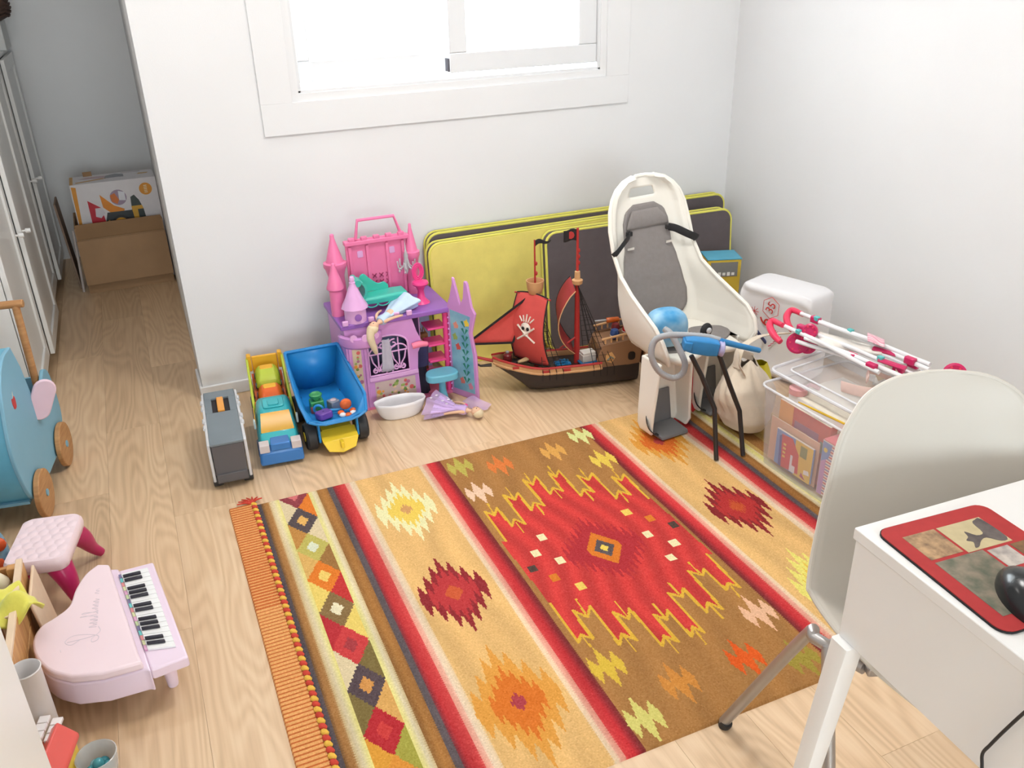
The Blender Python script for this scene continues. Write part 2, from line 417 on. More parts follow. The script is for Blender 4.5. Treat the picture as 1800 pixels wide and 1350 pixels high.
lamp2 = thing('added_hall_lamp', 'added unseen small square white flush lamp on the ceiling before the alcove', 'lamp', (-.35, 3.0, ZC))  # second lamp, added out of view to brighten the alcove
MB().bx(-.17, .17, -.17, .17, -.03, 0).build('added_lamp_base', M_white_lac, lamp2, bevel=.004)
MB().bx(-.16, .16, -.16, .16, -.07, -.03).build('diffuser', MATS['added_lamp_diffuser'], lamp2, bevel=.01)

# ================================================================== RUG
RX0, RX1, RY0, RY1 = .155, 2.07, 1.168, 2.556
def rug_colours(X, Y):
    """woven pattern of the kilim: X, Y in metres on the floor -> sRGB"""
    C = np.zeros(X.shape+(3,)); rs = np.random.RandomState(3)
    xs = X + .0012*np.sin(Y*900+X*50)
    stops = [(.10, (88, 80, 86)), (.171, (88, 80, 86)), (.174, (120, 86, 50)), (.183, (168, 118, 66)), (.195, (176, 126, 72)), (.201, (214, 190, 145)), (.212, (224, 208, 172)), (.224, (232, 220, 150)), (.236, (230, 216, 120)), (.24, (226, 206, 166)),
             (.318, (226, 206, 166)), (.322, (232, 222, 130)), (.336, (230, 218, 150)), (.345, (228, 214, 180)), (.355, (214, 190, 145)), (.358, (150, 104, 54)), (.375, (176, 122, 64)), (.391, (160, 110, 58)), (.394, (92, 84, 88)), (.409, (98, 88, 90)), (.413, (140, 48, 54)), (.425, (190, 52, 54)), (.452, (214, 74, 72)), (.455, (232, 160, 140)), (.467, (234, 178, 155)), (.471, (236, 212, 185)), (.487, (234, 208, 170)), (.491, (230, 184, 118))]
    half = np.array([s[0] for s in stops]); hc = np.array([s[1] for s in stops], float)
    mid = [(.714, (230, 184, 118)), (.718, (236, 210, 175)), (.728, (236, 204, 172)), (.731, (232, 170, 148)), (.744, (228, 150, 130)), (.747, (214, 66, 66)), (.768, (198, 50, 54)), (.784, (140, 44, 48)), (.794, (120, 48, 44)), (.797, (172, 122, 68))]
    mh = np.array([s[0] for s in mid]); mc = np.array([s[1] for s in mid], float)
    ax = np.concatenate([half, mh]); ac = np.concatenate([hc, mc])
    xm = np.where(xs > 1.074, 2.148-xs, xs)
    for k in range(3): C[..., k] = np.interp(xm, ax, ac[:, k])
    # right-hand outer band has no diamonds in view: ochre and brown lines
    ro = xs > 1.832
    C[ro] = np.array((206, 170, 96)); C[(xs > 1.85) & (xs < 1.9)] = np.array((170, 120, 66))
    # brushed colour variation of the hand-dyed wool
    C *= (1 + .05*np.sin(X*61+np.sin(Y*7)*2)[..., None]*np.sin(Y*3.1+X*17)[..., None])
    def put(m, c): C[m] = np.array(c, float)
    jag = .003*np.sign(np.sin(Y*520))
    # chain of diamonds
    cols = [((150, 66, 74), (220, 120, 120)), ((92, 80, 82), (232, 180, 100)), ((196, 184, 96), (222, 226, 200)), ((228, 126, 44), (240, 205, 110)), ((140, 112, 70), (236, 226, 190)), ((206, 66, 66), (168, 62, 66)), ((90, 74, 78), (214, 150, 80)), ((186, 46, 52), (208, 66, 62)), ((226, 150, 60), (150, 110, 60)), ((92, 80, 82), (232, 180, 100))]
    tri = [((226, 206, 166), (230, 128, 46)), ((196, 140, 72), (226, 206, 166)), ((222, 176, 100), (160, 116, 64)), ((236, 208, 110), (198, 56, 54)), ((186, 50, 56), (236, 208, 110)), ((226, 206, 166), (128, 110, 62)), ((128, 110, 62), (222, 170, 96)), ((226, 160, 60), (170, 164, 70)), ((160, 110, 50), (190, 60, 56))]
    cx, hw, st = .279, .049, .1545
    inb = (X > cx-hw) & (X < cx+hw)
    for i in range(10):
        cy = 2.552-i*st; hh = st*.5
        if i < 9:
            yb = cy-st/2
            # parallelogram wedges left and right between neighbouring diamonds
            L = inb & (X < cx) & (np.abs(Y-yb) < hh*(1-0)*(1-np.abs(X-(cx-hw))/hw)+.001)
            R = inb & (X >= cx) & (np.abs(Y-yb) < hh*(1-np.abs(X-(cx+hw))/hw)+.001)
            put(L, tri[i][0]); put(R, tri[i][1])
    for i in range(10):
        cy = 2.552-i*st; hh = st*.52
        d = np.abs(X-cx+jag*.4)/hw + np.abs(Y-cy)/hh
        put(inb & (d < 1), cols[i][0]); put(d < .4, cols[i][1])
    def star(cx, cy, w, h, n, layers, amp=.05):
        dx = (X-cx)/w; dy = np.abs(Y-cy)
        for sc, c in layers:
            k = np.abs(dx)/sc
            saw = np.abs(((dx/sc*n+.5) % 1)-.5)*2            # pointed fingers along the warp
            lim = sc*h*np.clip(.98-k*.84, 0, 1)+amp*sc*(.5-saw)*1.4
            put((k < 1) & (dy < lim), c)
    star(.597, 2.313, .098, .158, 3.5, [(1, (238, 232, 178)), (.62, (238, 204, 92)), (.2, (214, 158, 100))])
    star(.594, 1.858, .10, .150, 3.5, [(1, (146, 44, 48)), (.72, (190, 58, 60)), (.25, (206, 92, 52))])
    star(.595, 1.417, .11, .185, 3.5, [(1, (228, 160, 70)), (.62, (220, 118, 40)), (.17, (178, 66, 74))])
    star(1.562, 2.33, .10, .165, 3.5, [(1, (226, 158, 66)), (.66, (222, 112, 40)), (.2, (190, 70, 66))])
    star(1.561, 1.864, .098, .150, 3.5, [(1, (140, 42, 44)), (.72, (184, 52, 50)), (.25, (200, 86, 46))])
    star(1.556, 1.44, .10, .158, 3.5, [(1, (238, 226, 120)), (.62, (234, 196, 80)), (.2, (214, 158, 100))])
    # red field with finger borders, traced on the floor
    def tr(l): return np.array([PZ(780+x*.3037, 740+y*.3037)[:2] for x, y in l])
    top = tr([(330, 708), (360, 705), (240, 535), (295, 557), (308, 512), (395, 620), (407, 578), (472, 605), (345, 437), (413, 467), (428, 425), (508, 528), (520, 482), (585, 500), (458, 347), (515, 378), (532, 328), (617, 432), (632, 393), (690, 415), (605, 305), (650, 333), (665, 295), (795, 443), (808, 400), (868, 420), (772, 322), (838, 350), (858, 310), (998, 457), (1010, 410), (1080, 435), (972, 328), (1028, 352), (1042, 315), (1185, 457), (1197, 455)])
    bot = tr([(612, 1065), (618, 1070), (780, 1292), (793, 1245), (865, 1268), (745, 1105), (832, 1143), (848, 1080), (1018, 1303), (1030, 1240), (1115, 1278), (980, 1115), (1072, 1155), (1073, 1095), (1265, 1310), (1275, 1253), (1355, 1287), (1215, 1130), (1290, 1160), (1295, 1105), (1435, 1258), (1440, 1200), (1510, 1235), (1300, 1007), (1380, 1030), (1385, 980), (1520, 1120), (1525, 1060), (1615, 1100), (1415, 880), (1500, 905), (1505, 865), (1635, 990), (1645, 948), (1712, 972), (1520, 780), (1560, 782)])
    poly = np.concatenate([top, bot[::-1]])
    ins = np.zeros(X.shape, bool); n = len(poly)
    for i in range(n):
        x1, y1 = poly[i]; x2, y2 = poly[(i+1) % n]
        if y1 == y2: continue
        cnd = ((y1 > Y) != (y2 > Y)) & (X < (x2-x1)*(Y-y1)/(y2-y1)+x1)
        ins ^= cnd
    red = np.array((204, 62, 58))*(1+.07*np.sin(X*90+3*np.sin(Y*9)))[..., None]
    C[ins] = red[ins]
    def seg(a, b, wd, c):
        ab = b-a; t = np.clip(((X-a[0])*ab[0]+(Y-a[1])*ab[1])/(ab@ab), 0, 1)
        put(np.hypot(X-a[0]-t*ab[0], Y-a[1]-t*ab[1]) < wd, c)
    yel = (224, 178, 60)
    for l in (top, bot):
        for i in range(1, n//2-2): seg(l[i], l[i+1], .0042, yel)
    for l in [((255, 490), (295, 557)), ((420, 600), (465, 655)), ((360, 395), (413, 467)), ((535, 495), (582, 552)), ((468, 312), (515, 378)), ((640, 405), (682, 456)), ((602, 270), (650, 333)), ((815, 410), (866, 467)), ((783, 282), (838, 350)), ((1020, 420), (1068, 477)), ((975, 290), (1028, 352)), ((765, 1042), (832, 1143)), ((800, 1255), (850, 1313)), ((990, 1053), (1072, 1155)), ((1045, 1255), (1110, 1342)), ((1212, 1070), (1290, 1160)), ((1285, 1265), (1355, 1350)), ((1300, 950), (1380, 1030)), ((1450, 1215), (1518, 1302)), ((1415, 833), (1500, 905)), ((1535, 1070), (1615, 1152)), ((1655, 960), (1712, 1030))]:
        a, b = tr(l); seg(a, b, .0026, yel)
    star(1.074, 1.859, .125, .15, 6.5, [(1, (178, 48, 54))], .045)
    d = lambda w, h: np.abs(X-1.074)/w+np.abs(Y-1.859)/h
    put((np.abs((X-1.074)) < .052) & (d(.062, .085) < 1), (218, 122, 40)); put(d(.034, .046) < 1, (92, 82, 84)); put(d(.014, .018) < 1, (236, 206, 90))
    for (x, y), c in [((568, 681), 0), ((532, 775), 0), ((517, 866), 1), ((675, 816), 0), ((640, 917), 2), ((795, 964), 3), ((1058, 537), 3), ((1195, 574), 2), ((1330, 612), 1), ((1180, 664), 0), ((1335, 716), 0), ((1312, 800), 0)]:
        p = tr([(x, y)])[0]; put((np.abs(X-p[0]) < .013) & (np.abs(Y-p[1]) < .016), [(238, 226, 176), (84, 66, 58), (216, 124, 40), (234, 200, 96)][c])
    for u, v, c in [(809, 823, (190, 176, 84)), (879, 820, (224, 126, 62)), (842, 868, (238, 200, 170)), (972, 796, (224, 166, 84)), (1020, 768, (224, 226, 150)), (1060, 810, (232, 200, 84)), (1067, 1175, (222, 186, 66)), (1193, 1203, (210, 140, 62)), (1133, 1267, (216, 206, 116)), (1310, 1160, (226, 94, 30)), (1410, 1160, (164, 146, 60)), (1333, 1080, (236, 186, 150))]:
        p = PZ(u, v); star(p.x, p.y, .05, .05, 1.5, [(1, c)], .04)
    C += rs.normal(0, 5, X.shape)[..., None]
    return np.clip(C, 0, 255)
def lin_np(C):
    c = C/255.; return np.where(c <= .04045, c/12.92, ((c+.055)/1.055)**2.4)
def rug_height(X, Y):
    f0 = PZ(1080, 1030); f1 = PZ(1205, 990); ax = np.array([f0.x, f0.y]); bx_ = np.array([f1.x, f1.y]); ab = bx_-ax
    t = np.clip(((X-ax[0])*ab[0]+(Y-ax[1])*ab[1])/(ab@ab), -.25, 1.25)
    d = np.hypot(X-ax[0]-t*ab[0], Y-ax[1]-t*ab[1])
    return .006 + .009*np.exp(-(d/.022)**2)*np.clip(1-np.abs(t-.5)/.9, 0, 1) + .0012*np.sin(X*9+Y*4)*np.sin(Y*11)
def coloured_grid(name, x0, x1, y0, y1, step, hfun, cfun, material, parent, skirt=0.0):
    nx = int(round((x1-x0)/step)); ny = int(round((y1-y0)/step))
    gx = np.linspace(x0, x1, nx+1); gy = np.linspace(y0, y1, ny+1)
    X, Y = np.meshgrid(gx, gy); Z = hfun(X, Y)
    Z[0, :] = Z[-1, :] = skirt; Z[:, 0] = Z[:, -1] = skirt
    me = bpy.data.meshes.new(name); V = np.stack([X, Y, Z], -1).reshape(-1, 3)
    idx = np.arange((nx+1)*(ny+1)).reshape(ny+1, nx+1)
    F = np.stack([idx[:-1, :-1], idx[:-1, 1:], idx[1:, 1:], idx[1:, :-1]], -1).reshape(-1, 4)
    me.vertices.add(len(V)); me.vertices.foreach_set('co', V.ravel().astype(np.float32))
    me.loops.add(F.size); me.loops.foreach_set('vertex_index', F.ravel().astype(np.int32))
    me.polygons.add(len(F)); me.polygons.foreach_set('loop_start', np.arange(0, F.size, 4, dtype=np.int32))
    me.update(calc_edges=True)
    xc = (gx[:-1]+gx[1:])/2; yc = (gy[:-1]+gy[1:])/2; XC_, YC_ = np.meshgrid(xc, yc)
    c = lin_np(cfun(XC_, YC_)).reshape(-1, 3)
    rgba = np.ones((len(F), 4, 4), np.float32); rgba[:, :, :3] = c[:, None, :]
    a = me.color_attributes.new('Col', 'FLOAT_COLOR', 'CORNER'); a.data.foreach_set('color', rgba.ravel())
    me.materials.append(material); me.shade_smooth()
    o = bpy.data.objects.new(name, me); COL.objects.link(o); o.parent = parent
    return o
M_rug = vcol_mat('kilim_wool', rough=.95, bump=.5, bscale=330, stretch=(.6, 1.6, 1))
rug = thing('kilim_rug', 'large flat-woven kilim rug with red centre, ochre stripes and jagged diamonds on the wooden floor', 'rug')
coloured_grid('woven_field', RX0, RX1, RY0, RY1, .0036, rug_height, rug_colours, M_rug, rug)
def hem_h(X, Y): return .007+.0012*np.sin(Y*2*PI/.0135)
def hem_c(X, Y):
    s = np.sin(Y*2*PI/.0135)[..., None]
    return np.clip(np.where(s > -.25, np.array((236, 172, 106)), np.array((206, 112, 58)))+np.random.RandomState(1).normal(0, 5, X.shape)[..., None], 0, 255)
coloured_grid('ribbed_hem', .072, .147, RY0, RY1+.012, .0027, hem_h, hem_c, M_rug, rug)
M_cr = mat('red_wool', (200, 66, 50), rough=.9, bump=.4, scale=120); M_cy = mat('yellow_wool', (226, 178, 70), rough=.9, bump=.4, scale=120)
kk = 0; y = RY1
while y > RY0:
    q = MB().ball((0, 0, 0), (.0085, .0125, .006), nu=8, nv=6)
    q.build('cord_stitch', (M_cr if kk % 2 else M_cy), rug).matrix_local = TR(.152, y, .009, rz=.6)
    y -= .0185; kk += 1
for k in range(7):
    a = PI*(.15+.75*k/6); q = MB().tube([(0, 0, 0), (.02*math.cos(a), .02*math.sin(a), .006), (.045*math.cos(a+.15), .04*math.sin(a), .002)], [.003, .003, .002], n=6)
    q.build('tassel_strand', M_cr, rug).location = (.145, RY1+.012, .005)

# ================================================================== ALCOVE: wardrobes, boxes
M_knob = mat('white_knob', (240, 240, 238), rough=.35, var=.01)
def wardrobe(y0, y1, label, ajar):
    t = thing('wardrobe', label, 'wardrobe', (0, 0, 0), group='white wardrobes in the alcove')
    xf = -.495; xb = XL+.005; h = 1.232
    b = MB(); b.bx(xb, xf-.022, y0, y0+.018, .06, h-.02); b.bx(xb, xf-.022, y1-.018, y1, .06, h-.02); b.bx(xb, xf-.022, y0+.018, y1-.018, .06, .08); b.bx(xb, xb+.01, y0+.018, y1-.018, .08, h-.02)
    b.bx(xb, xf-.05, y0+.03, y1-.03, 0, .06)
    b.build('carcass', M_white_lac, t, bevel=.0015)
    MB().bx(xb, xf+.002, y0, y1, h-.02, h).build('top_board', M_white_lac, t, bevel=.002)
    ym = (y0+y1)/2
    for k, (a, c) in enumerate(((y0+.002, ym-.0015), (ym+.0015, y1-.002))):
        dx = ajar if k else 0.
        x1 = xf+dx; x0 = x1-.02; z0, z1 = .062, h-.024; s = .062
        d = MB(); d.bx(x0, x1, a, a+s, z0, z1); d.bx(x0, x1, c-s, c, z0, z1); d.bx(x0, x1, a+s, c-s, z0, z0+s); d.bx(x0, x1, a+s, c-s, z1-s, z1)
        do = d.build('door', M_white_lac, t, bevel=.003)
        MB().bx(x0+.004, x0+.011, a+s-.003, c-s+.003, z0+s-.003, z1-s+.003).build('door_panel', M_white_lac, do)
        yk = c-.032 if k == 0 else a+.032
        zk = .615
        MB().cyl((x1, yk, zk), (x1+.012, yk, zk), .005, n=10).cyl((x1+.012, yk, zk), (x1+.032, yk, zk), .0105, .0095, n=14).build('knob', M_knob, do)
        if dx:
            for zz in (z0+.1, z1-.16): MB().bx(xf-.022, x0, c-.04, c-.02, zz, zz+.06).build('hinge', mat('steel', (150, 150, 150), rough=.3, metal=.9), do)
    return t
wardrobe(3.525, 4.675, 'low white panelled wardrobe nearest the blue doll pram', .022)
wardrobe(4.68, 5.77, 'low white panelled wardrobe at the back of the alcove beside the cardboard box', .022)
MB().bx(-.9, -.47, 5.5, 5.8, 1.2325, 1.37).build('storage_box', mat('pale_card', (214, 216, 214), rough=.7), bevel=.004)
tag(bpy.data.objects['storage_box'], 'plain pale grey box standing on top of the back wardrobe', 'box')
bk = thing('woven_basket', 'brown woven round basket at the top left on the grey box', 'basket', (-.52, 5.62, 1.371))
M_bask = mat('basket_brown', (112, 88, 74), rough=.75, rgb2=(60, 44, 38), scale=18, bump=.5, bscale=60)
MB().lathe([(.05, 0), (.09, .02), (.105, .06), (.1, .1), (.085, .13), (.078, .128), (.09, .1), (.095, .06), (.08, .025), (0, .02)], n=20).build('bowl', M_bask, bk)
for k in range(6):
    z = .025+.018*k; r = (.095, .103, .107, .106, .102, .096)[k]
    MB().tube([(r*math.cos(2*PI*i/20), r*math.sin(2*PI*i/20), z+.004*(-1)**i) for i in range(20)], .005, n=6, closed=True).build('weave_strand', mat('basket_dark', (84, 62, 54), rough=.8), bk)

M_card = mat('brown_cardboard', (172, 138, 104), rough=.85, var=.06, scale=8, bump=.08, bscale=200)
M_card2 = mat('cardboard_inside', (160, 126, 92), rough=.88, var=.06, scale=8)
cb = thing('cardboard_box', 'open brown cardboard carton on the alcove floor holding a printed toy box', 'box', (-.12, 5.1, 0), rz=.03)
W2, D = .222, .40
MB().bx(-W2, W2, 0, .006, 0, .30).build('front_panel', M_card, cb)
MB().bx(-W2, W2, D-.006, D, 0, .36).build('back_panel', M_card, cb)
MB().bx(-W2, -W2+.006, .006, D-.006, 0, .36).build('side_panel', M_card, cb)
MB().bx(W2-.006, W2, .006, D-.006, 0, .36).build('side_panel', M_card, cb)
MB().bx(-W2+.006, W2-.006, .006, D-.006, 0, .006).build('bottom_panel', M_card2, cb)
MB().box((0, 0, -.12), (2*W2+.004, .005, .24), TR(0, -.006, .295, rx=-.10)).build('folded_flap', M_card, cb)
MB().box((0, 0, .042), (2*W2-.01, .005, .084), TR(0, .012, .296, rx=.05)).build('upright_flap', M_card2, cb)

pbx = thing('toy_carton', 'white toy box printed with an orange digger, standing in the brown carton', 'box', (-.105, 5.17, .012), rz=.02, rx=-.0)
M_pw = mat('printed_white_card', (224, 220, 222), rough=.45, var=.02); M_or = mat('print_orange', (222, 150, 52), rough=.45)
HB = .565
MB().bx(-.215, .215, 0, .22, 0, HB).build('carton_body', M_pw, pbx, bevel=.002)
def prn(poly, c, y=-.0006, top=False, nm='printed_motif', par=pbx, k=0):
    """flat print on the front (x,z) or top (x,y) of the toy carton"""
    m = MB()
    if top: m.prism(poly, HB+.0002+k*.0003, HB+.0007+k*.0003)
    else: m.prism(poly, -.0004-k*.0003, 0-.0001*k, Matrix(((1, 0, 0, 0), (0, 0, 1, 0), (0, 1, 0, 0), (0, 0, 0, 1))))
    return m.build(nm, mat('print_%d_%d_%d' % c, c, rough=.45), par, smooth=False)
circ = lambda cx, cy, r, n=20: [(cx+r*math.cos(2*PI*i/n), cy+r*math.sin(2*PI*i/n)) for i in range(n)]
prn([(-.212, .30), (-.198, .30), (-.186, .55), (-.208, .555)], (222, 150, 52))
prn(circ(.155, .505, .033), (222, 150, 52)); prn(circ(.01, .475, .042), (160, 140, 160)); prn([(-.025, .455), (0, .44), (.012, .462), (-.005, .5), (-.03, .49)], (214, 120, 60), k=1); prn([(.012, .46), (.045, .455), (.045, .5), (.015, .51)], (226, 226, 232), k=1)
prn([(-.145, .33), (-.145, .475), (-.085, .43), (-.075, .345)], (196, 42, 58)); prn([(-.12, .385), (-.095, .375), (-.07, .40), (-.08, .43), (-.115, .43)], (214, 208, 214), k=1)
prn([(-.08, .5), (-.02, .435), (.03, .41), (.02, .385), (-.04, .395), (-.075, .43)], (226, 140, 44)); prn([(-.08, .34), (-.06, .40), (.1, .40), (.13, .34), (.13, .30), (-.07, .30)], (60, 64, 66), k=1)
prn(circ(.0, .33, .05), (52, 52, 54), k=2); prn(circ(.0, .33, .036), (232, 170, 60), k=3); prn(circ(0, .33, .018), (200, 110, 50), k=4)
prn([(.065, .40), (.07, .47), (.09, .48), (.11, .45), (.125, .40), (.13, .34), (.1, .34)], (64, 74, 72), k=2); prn([(.065, .42), (.12, .42), (.125, .40), (.095, .40), (.095, .35), (.07, .35)], (214, 164, 60), k=3)
prn([(-.105, .30), (-.07, .30), (-.055, .36), (-.09, .34)], (222, 176, 70), k=2)
prn([(-.212, .005), (-.196, .005), (-.196, .21), (-.212, .21)], (214, 160, 70), top=True); prn([(-.17, .13), (-.03, .10), (-.03, .165), (-.1, .17)], (196, 172, 178), top=True); prn([(-.18, .03), (-.03, .085), (-.05, .10), (-.185, .05)], (206, 160, 90), top=True, k=1); prn([(-.04, .09), (.03, .10), (.06, .09), (.06, .16), (.02, .19), (-.03, .16)], (140, 142, 148), top=True, k=1); prn([(.13, .12), (.18, .12), (.19, .145), (.14, .15)], (206, 170, 110), top=True); prn([(.05, .19), (.15, .19), (.15, .2), (.05, .2)], (180, 170, 176), top=True)
MB().box((-.12, .2, HB+.012), (.045, .004, .024)).build('hand_tab', M_card2, pbx)
for k in range(5): MB().box((.155, -.0012, .487+.009*k), (.016, .0006, .004)).build('badge_mark', mat('print_cream', (240, 226, 190)), pbx)
lb = thing('leaning_board', 'thin brown board leaning beside the carton at the end of the wardrobe', 'board', (-.385, 5.3, 0))
MB().box((0, 0, .24), (.01, .2, .48), TR(0, 0, 0.001, ry=-.06)).build('board', mat('grey_brown_board', (150, 128, 112), rough=.8), lb, bevel=.002)
rod = MB().cyl((-.372, 5.14, .001), (-.352, 5.16, .34), .007, n=10).build('white_rod', mat('pinkish_white_rod', (206, 196, 192), rough=.5)); tag(rod, 'thin pale rod leaning against the left side of the cardboard carton', 'rod')

# ================================================================== BLUE DOLL PRAM
k_ = .159; n_ = math.hypot(1, k_); e1 = Vector((k_/n_, 1/n_, 0)); e2 = Vector((1/n_, -k_/n_, 0))
pr_ = thing('doll_pram', 'blue wooden doll pram with wooden wheels and handle beside the wardrobe', 'toy pram', (-.475, 2.83, 0))
pr_.matrix_world = Matrix(((e2.x, e1.x, 0, -.475), (e2.y, e1.y, 0, 2.83), (0, 0, 1, 0), (0, 0, 0, 1)))   # local x right, y back, z up
M_pb = mat('pram_blue_paint', (128, 180, 204), rough=.5, var=.04, scale=5); M_pb2 = mat('pram_blue_edge', (104, 178, 206), rough=.45); M_ply = mat('light_wood', (198, 150, 100), rough=.5, rgb2=(176, 126, 80), scale=14, stretch=(1, 1, 8)); M_pk = plastic('pram_pink', (236, 206, 220), rough=.45)
side = cm2([(.11, .545), (.02, .542), (-.06, .49), (-.11, .395), (-.14, .294), (-.125, .185), (-.08, .10), (.02, .07)], 5) + cm2([(.25, .07), (.38, .10), (.43, .17), (.415, .31), (.37, .352), (.33, .34), (.24, .285), (.195, .30), (.17, .37), (.15, .46)], 5)
YZ = Matrix(((0, 0, 1, 0), (1, 0, 0, 0), (0, 1, 0, 0), (0, 0, 0, 1)))     # prism x,y -> local y,z ; extrude along x
PWD = .30
for s_, x_ in (('r', -.012), ('l', -PWD)):
    MB().prism(side, x_, x_+.012, YZ).build('side_panel', M_pb, pr_, bevel=.003)
bel = catmull([Vector((0, a, b)) for a, b in [(.11, .545), (.02, .542), (-.06, .49), (-.11, .395), (-.14, .294), (-.125, .185), (-.08, .10)]], 6)
m_ = MB(); m_.loft([[(-PWD+.012, p.y+.004, p.z-.004), (-.012, p.y+.004, p.z-.004), (-.012, p.y+.012, p.z-.009), (-PWD+.012, p.y+.012, p.z-.009)] for p in bel]); m_.build('hood_panel', M_pb2, pr_)
MB().bx(-PWD+.012, -.012, -.09, .41, .088, .098).build('pram_floor', M_pb, pr_)
MB().bx(-PWD+.012, -.012, .405, .415, .098, .31).build('end_panel', M_pb, pr_)
for x_ in (.004, -PWD-.004):
    sg = 1 if x_ > 0 else -1
    for y_ in (-.02, .31):
        wl = MB().cyl((x_, y_, .082), (x_+sg*.018, y_, .082), .08, n=32).build('wheel', M_ply, pr_, bevel=.003)
        MB().cyl((x_+sg*.018, y_, .082), (x_+sg*.021, y_, .082), .012, n=16).build('hub_cap', M_pb, wl)
    cap = [(math.cos(PI/2+PI*i/10)*.035, math.sin(PI/2+PI*i/10)*.035) for i in range(11)]+[(.075+math.cos(-PI/2+PI*i/10)*.035, math.sin(-PI/2+PI*i/10)*.035) for i in range(11)]
    CPM = Matrix(((.95, 0, .3, x_+sg*.006), (.3, 0, -.95, .17), (0, 1, 0, .29), (0, 0, 0, 1)))
    MB().prism(cap, -.007, .007, CPM @ Matrix.Rotation(1.12, 4, 'Z')).build('pink_hinge_bar', M_pk, pr_, bevel=.004)
for y_ in (-.02, .31): MB().cyl((-PWD-.004, y_, .082), (.004, y_, .082), .009, n=10).build('axle', M_ply, pr_)
for x_ in (-.028, -PWD+.028): MB().cyl((x_, .335, .20), (x_, .362, .60), .0125, n=12).build('handle_post', M_ply, pr_)
MB().cyl((-PWD+.0, .362, .60), (-.002, .362, .60), .0135, n=14).build('handle_bar', M_ply, pr_, bevel=.003)
ap = MB().prism(cm2([(0, .016), (.012, .02), (.017, .008), (.012, -.014), (0, -.018), (-.012, -.014), (-.017, .008), (-.012, .02)], 4, True), 0, .0008, TR(.0002, .0, .40) @ YZ).build('apple_print', mat('apple_red', (196, 52, 52)), pr_)
MB().prism([(0, .018), (.004, .03), (.012, .036), (.008, .022)], 0, .0008, TR(.0002, .0, .40) @ YZ).build('leaf_print', mat('leaf_pale', (206, 214, 206)), pr_)
# soft toys lying in the pram
M_sk = mat('doll_skin', (226, 184, 152), rough=.55, sss=.05)
bd = thing('baby_doll', 'small doll with brown hair and blue clothes lying in the blue pram', 'doll', (0, 0, 0)); bd.matrix_world = pr_.matrix_world @ TR(-.15, .25, .10)
MB().ball((0, .02, .19), (.045, .05, .045)).build('head', M_sk, bd); MB().ball((0, .035, .2), (.048, .045, .047)).build('hair', mat('doll_brown_hair', (120, 84, 58), rough=.8, bump=.5, scale=60), bd)
MB().loft([[(r*math.cos(2*PI*i/12), y+r*.75*math.sin(2*PI*i/12), z) for i in range(12)] for r, y, z in ((.05, -.02, .0), (.07, -.01, .06), (.055, 0, .12), (.03, .015, .16))]).build('dress', mat('doll_blue_cloth', (34, 124, 170), rough=.85, bump=.2), bd)
MB().tube([(.05, 0, .12), (.09, .02, .10), (.1, .03, .05)], .014, n=8).tube([(-.05, 0, .12), (-.09, .02, .10), (-.1, .03, .05)], .014, n=8).build('arms', M_sk, bd)
MB().ball((0, 0, .165), (.04, .04, .014)).build('collar', mat('doll_white_cloth', (226, 226, 230), rough=.9), bd)

# ================================================================== PRINTED BAG, STOOL, PIANO
pbg = thing('printed_bag', 'shiny blue printed plastic bag with orange patches behind the pink stool', 'bag', (-.63, 2.50, 0), rz=.1)
M_bag = mat('shiny_blue_film', (40, 120, 176), rough=.12, rgb2=(150, 205, 226), scale=9, coat=.5, bump=.3, bscale=20)
def bagf(u, v):
    a = 2*PI*u; r = 1-.35*v**3; q = .04*math.sin(5*a+6*v)*v
    return (.085*r*math.cos(a)+q*.3, .07*r*math.sin(a)*(1-.5*v)+q*.2, .24*v)
MB().grid(bagf, 28, 12, cu=True).build('bag_film', M_bag, pbg)
MB().ball((.0, 0, .018), (.078, .062, .016)).build('bag_base', M_bag, pbg)
for x_, z_ in ((.068, .13), (.05, .07), (.078, .05)):
    MB().ball((x_, -.035, z_), (.02, .016, .022), nu=10, nv=6).build('orange_patch', mat('bag_orange', (222, 96, 52), rough=.25), pbg)
MB().tube([(.07, -.02, .03), (.095, -.04, .045), (.09, -.06, .02), (.07, -.04, .012)], .004, n=6, smooth=4).build('bag_strap', mat('bag_strap_grey', (200, 208, 214), rough=.4), pbg)

M_pp = mat('pale_pink_plastic', (238, 216, 222), rough=.32, var=.02, scale=6); M_mag = mat('magenta_plastic', (184, 34, 96), rough=.3, var=.03, scale=8)
st = thing('piano_stool', 'small pink quilted toy stool with magenta legs behind the toy piano', 'stool', (-.43, 2.385, 0), rz=-.20)
sc_ = []
for z_, k in ((.125, .90), (.132, .97), (.15, 1.0), (.162, .985), (.17, .93)):
    sc_.append([(x*k, y*k, z_) for x, y in rrect(.165, .235, .03, 5)])
MB().loft(sc_).build('seat', M_pp, st)
for i in range(5):
    for j in range(7):
        MB().ball(((i-2)*.028+(.007 if j % 2 else -.007), (j-3)*.029, .1685), (.0155, .0165, .0045), nu=8, nv=5).build('quilt_bump', M_pp, st)
for sx, sy in ((1, 1), (1, -1), (-1, 1), (-1, -1)):
    MB().tube([(sx*.045, sy*.075, .13), (sx*.065, sy*.095, .09), (sx*.078, sy*.11, .045), (sx*.095, sy*.125, .012)], [.036, .028, .018, .013], n=14, smooth=4).build('leg', M_mag, st)

